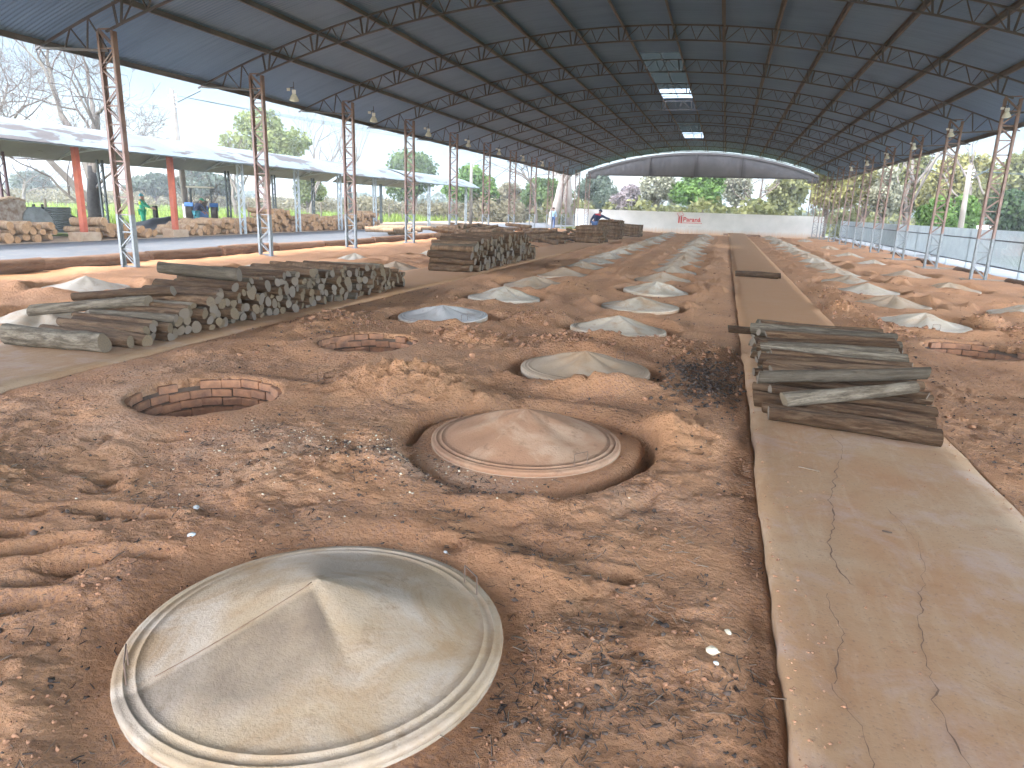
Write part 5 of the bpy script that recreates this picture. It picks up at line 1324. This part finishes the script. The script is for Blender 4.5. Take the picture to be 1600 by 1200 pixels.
clods('charcoal_chips', 3600, 4, lambda x, y: np.clip(1.2 * G(x, y, .02, 7.1, .32, .95) + .55 * G(x, y, -4.9, 8.2, .5, 1.0) + .12 * G(x, y, -.2, 2.1, .5, .7) + .3 * G(x, y, -1.8, 3.75, .8, .3) + .2 * G(x, y, 2.4, 6.0, .5, 2) + .015, 0, 1), 'chips', 'black charcoal chips by the central walkway and around the near lids', (.004, .016))
clods('char_lumps', 800, 8, lambda x, y: np.clip(G(x, y, -.05, 7.15, .42, 1.0) * 1.1 - .1, 0, 1), 'chips', 'dark charred bark lumps left of the central walkway log pile', (.007, .026), (-1, .36), (5.2, 9.5))
clods('soil_lumps', 2600, 6, lambda x, y: np.clip(sum(G(x, y, m_[0], m_[1], .45, .45) for m_ in MOUNDS[7:19]) * .8 + .01, 0, 1), 'clod', 'crumbly lumps of dug red soil between the lids', (.008, .042), (-6, 6), (6, 24))

rng = np.random.default_rng(91); m = 700; u = rng.random(m); ex = np.where(rng.random(m) < .5, PX0 + .02 + rng.random(m) ** 3 * .5, PX1 - .02 - rng.random(m) ** 3 * .5)
yy = 1.6 * (6.0 ** u); sz = .0025 + .007 * rng.random(m) ** 3
base = np.array([(1, 0, 0), (0, 1, 0), (-1, 0, 0), (0, -1, 0), (0, 0, .8), (0, 0, -.6)]); P = (base[None] * (1 + .35 * rng.normal(size=(m, 6, 1)))) * sz[:, None, None] + np.stack([ex, yy, np.full(m, .0215)], 1)[:, None]
T = np.array([(0, 1, 4), (1, 2, 4), (2, 3, 4), (3, 0, 4), (1, 0, 5), (2, 1, 5), (3, 2, 5), (0, 3, 5)]); F = ((np.arange(m) * 6)[:, None, None] + T[None]).reshape(-1, 3)
tag(link('soil_crumbs', np_mesh('soil_crumbs', P.reshape(-1, 3), F, M['clod'], True)), 'crumbs of red soil spilled along the walkway edges', 'litter', None, 'stuff')
clods('ash_crumbs', 500, 7, lambda x, y: np.clip(1.0 * G(x, y, -1.75, 3.85, .75, .18) + .2 * G(x, y, -2.6, 3.6, .8, .6), 0, 1), 'stone', 'pale ash crumbs in front of the brown lid', (.003, .009))
def stone(x, y, s, seed, label, mat='stone'):
    rr = random.Random(seed); b = MB(); n = 10; P = []
    b.lathe([(.001, .55), (.5, .48), (.85, .2), (1, -.05), (.7, -.4), (.001, -.5)], n, fn=lambda a, c, z: (a * (1 + .25 * rr.uniform(-1, 1)), c * .75 * (1 + .25 * rr.uniform(-1, 1)), z * (1 + .2 * rr.uniform(-1, 1))))
    o = b.build('stone', M[mat], smooth=True); o.location = (x, y, gz(x, y) + s * .35); o.scale = (s, s, s); o.rotation_euler = (0, 0, rr.uniform(0, 6)); tag(o, label, 'stone')
stone(.18, 2.63, .017, 1, 'small pale stone on the soil left of the walkway edge'); stone(.12, 2.45, .026, 2, 'largest pale yellowish stone on the soil near the walkway edge'); stone(.135, 2.36, .012, 3, 'tiny white chip just below the large pale stone', 'whitewash')
stone(-2.6, 2.85, .022, 4, 'flat white chip on the soil left of the nearest lid', 'whitewash'); stone(-2.37, 2.55, .02, 5, 'whitish scrap on the soil above the nearest lid', 'whitewash'); stone(-1.16, 2.9, .012, 6, 'small white chip in the hollow above the nearest lid', 'whitewash')
o = MB().tube([(0, 0, .006), (.06, -.02, .007), (.125, -.04, .006)], [.004, .0045, .003], 6).build('stick', M['stick']); o.location = (.64, 4.73, .02); tag(o, 'thin dry stick lying on the near walkway', 'stick')
o = MB().tube([(0, 0, .006), (.02, -.01, .009), (.045, -.01, .006)], [.004, .005, .003], 6).build('stick', M['chips']); o.location = (.98, 3.85, .02); tag(o, 'short dark bark bit on the near walkway', 'stick')

# ------------------------------------------------------------------ air
hz = MB().box((0, 95, 7), (620, 470, 21)).build('haze', M['soil']); hm = bpy.data.materials.new('pale_haze'); hm.use_nodes = True
hn = hm.node_tree; hn.nodes.remove(hn.nodes['Principled BSDF']); pv = hn.nodes.new('ShaderNodeVolumePrincipled')
pv.inputs['Color'].default_value = (.92, .96, 1, 1); pv.inputs['Density'].default_value = HAZE; pv.inputs['Anisotropy'].default_value = .2
hn.links.new(pv.outputs[0], hn.nodes['Material Output'].inputs['Volume']); hz.data.materials.clear(); hz.data.materials.append(hm)
tag(hz, 'pale bright air between the shed and the far trees', 'haze', None, 'stuff')
# ------------------------------------------------------------------ light
SUN_EL, SUN_ROT = R(66), R(245)
w = bpy.data.worlds.new('World'); SC.world = w; w.use_nodes = True; t = w.node_tree; bg = t.nodes['Background']
sky = t.nodes.new('ShaderNodeTexSky'); sky.sky_type = 'NISHITA'; sky.sun_disc = False; sky.sun_elevation = SUN_EL; sky.sun_rotation = SUN_ROT; sky.dust_density = .6; sky.air_density = 1.0; sky.ozone_density = 1.0
tc = t.nodes.new('ShaderNodeTexCoord'); mp = t.nodes.new('ShaderNodeMapping'); mp.inputs['Scale'].default_value = (1, 1, 3.2); nz = t.nodes.new('ShaderNodeTexNoise'); nz.inputs['Scale'].default_value = 2.6; nz.inputs['Detail'].default_value = 6
rp = t.nodes.new('ShaderNodeValToRGB'); rp.color_ramp.elements[0].position = .36; rp.color_ramp.elements[1].position = .62
mx = t.nodes.new('ShaderNodeMix'); mx.data_type = 'RGBA'; cm = t.nodes.new('ShaderNodeMix'); cm.data_type = 'RGBA'; cm.inputs[6].default_value = (2.5, 3.7, 4.5, 1); cm.inputs[7].default_value = (4.3, 4.0, 3.7, 1); t.links.new(cm.outputs[2], mx.inputs[7])
t.links.new(tc.outputs['Generated'], mp.inputs[0]); t.links.new(mp.outputs[0], nz.inputs['Vector']); t.links.new(nz.outputs['Fac'], rp.inputs[0]); t.links.new(rp.outputs[0], mx.inputs[0]); t.links.new(sky.outputs[0], mx.inputs[6]); 
sdir = (math.sin(R(192)) * math.cos(R(20)), math.cos(R(192)) * math.cos(R(20)), math.sin(R(20)))  # towards unseen sky behind the camera, brightened as added light for the shed
vm = t.nodes.new('ShaderNodeVectorMath'); vm.operation = 'DOT_PRODUCT'; vm.inputs[1].default_value = sdir; t.links.new(tc.outputs['Generated'], vm.inputs[0])
mr = t.nodes.new('ShaderNodeMapRange'); mr.inputs['From Min'].default_value = -.1; mr.inputs['From Max'].default_value = .95; mr.inputs['To Min'].default_value = .27; mr.inputs['To Max'].default_value = 1.7; mr.interpolation_type = 'SMOOTHSTEP'
t.links.new(vm.outputs['Value'], mr.inputs[0]); mb = t.nodes.new('ShaderNodeMapRange'); mb.inputs['From Min'].default_value = -.6; mb.inputs['From Max'].default_value = .4; t.links.new(vm.outputs['Value'], mb.inputs[0]); t.links.new(mb.outputs[0], cm.inputs[0]); sc_ = t.nodes.new('ShaderNodeVectorMath'); sc_.operation = 'SCALE'; t.links.new(mx.outputs[2], sc_.inputs[0]); sx = t.nodes.new('ShaderNodeSeparateXYZ'); t.links.new(tc.outputs['Generated'], sx.inputs[0])
mz = t.nodes.new('ShaderNodeMapRange'); mz.interpolation_type = 'SMOOTHSTEP'; mz.inputs['From Min'].default_value = .22; mz.inputs['From Max'].default_value = .75; mz.inputs['To Min'].default_value = 0.0; mz.inputs['To Max'].default_value = .9
t.links.new(sx.outputs[2], mz.inputs[0]); ad = t.nodes.new('ShaderNodeMath'); ad.operation = 'ADD'; t.links.new(mr.outputs[0], ad.inputs[0]); t.links.new(mz.outputs[0], ad.inputs[1]); 
sv = t.nodes.new('ShaderNodeVectorMath'); sv.operation = 'DOT_PRODUCT'; sv.inputs[1].default_value = (.906, -.423, 0); sg = t.nodes.new('ShaderNodeCombineXYZ'); fa = t.nodes.new('ShaderNodeMath'); fa.operation = 'ABSOLUTE'; t.links.new(sx.outputs[0], fa.inputs[0]); t.links.new(fa.outputs[0], sg.inputs[0]); t.links.new(sx.outputs[1], sg.inputs[1]); t.links.new(sx.outputs[2], sg.inputs[2]); t.links.new(sg.outputs[0], sv.inputs[0])
sa = t.nodes.new('ShaderNodeMath'); sa.operation = 'MAXIMUM'; sa.inputs[1].default_value = 0; t.links.new(sv.outputs['Value'], sa.inputs[0])
ms = t.nodes.new('ShaderNodeMapRange'); ms.interpolation_type = 'SMOOTHSTEP'; ms.inputs['From Min'].default_value = .52; ms.inputs['From Max'].default_value = .97; ms.inputs['To Min'].default_value = 0.0; ms.inputs['To Max'].default_value = 5.2; t.links.new(sa.outputs[0], ms.inputs[0])  # unseen sky to either side brightened as well, added fill for the interior
a2 = t.nodes.new('ShaderNodeMath'); a2.operation = 'ADD'; t.links.new(ad.outputs[0], a2.inputs[0]); t.links.new(ms.outputs[0], a2.inputs[1]); t.links.new(a2.outputs[0], sc_.inputs['Scale']); t.links.new(sc_.outputs[0], bg.inputs['Color'])
bg.inputs['Strength'].default_value = .045
sun = bpy.data.lights.new('sun', 'SUN'); sun.energy = .55; sun.angle = R(12); sun.color = (1, .95, .88); so = bpy.data.objects.new('sun', sun); COL.objects.link(so)
# direction towards the sun: Nishita rotation is measured from +Y clockwise seen from above
sd = Vector((math.sin(SUN_ROT) * math.cos(SUN_EL), math.cos(SUN_ROT) * math.cos(SUN_EL), math.sin(SUN_EL)))
so.rotation_euler = sd.to_track_quat('Z', 'Y').to_euler()
SC.view_settings.view_transform = 'Standard'; SC.view_settings.look = 'None'; SC.view_settings.exposure = 4.05; SC.view_settings.gamma = 1
SC.cycles.max_bounces = 10; SC.cycles.diffuse_bounces = 6; SC.cycles.transparent_max_bounces = 12; SC.cycles.sample_clamp_indirect = 8
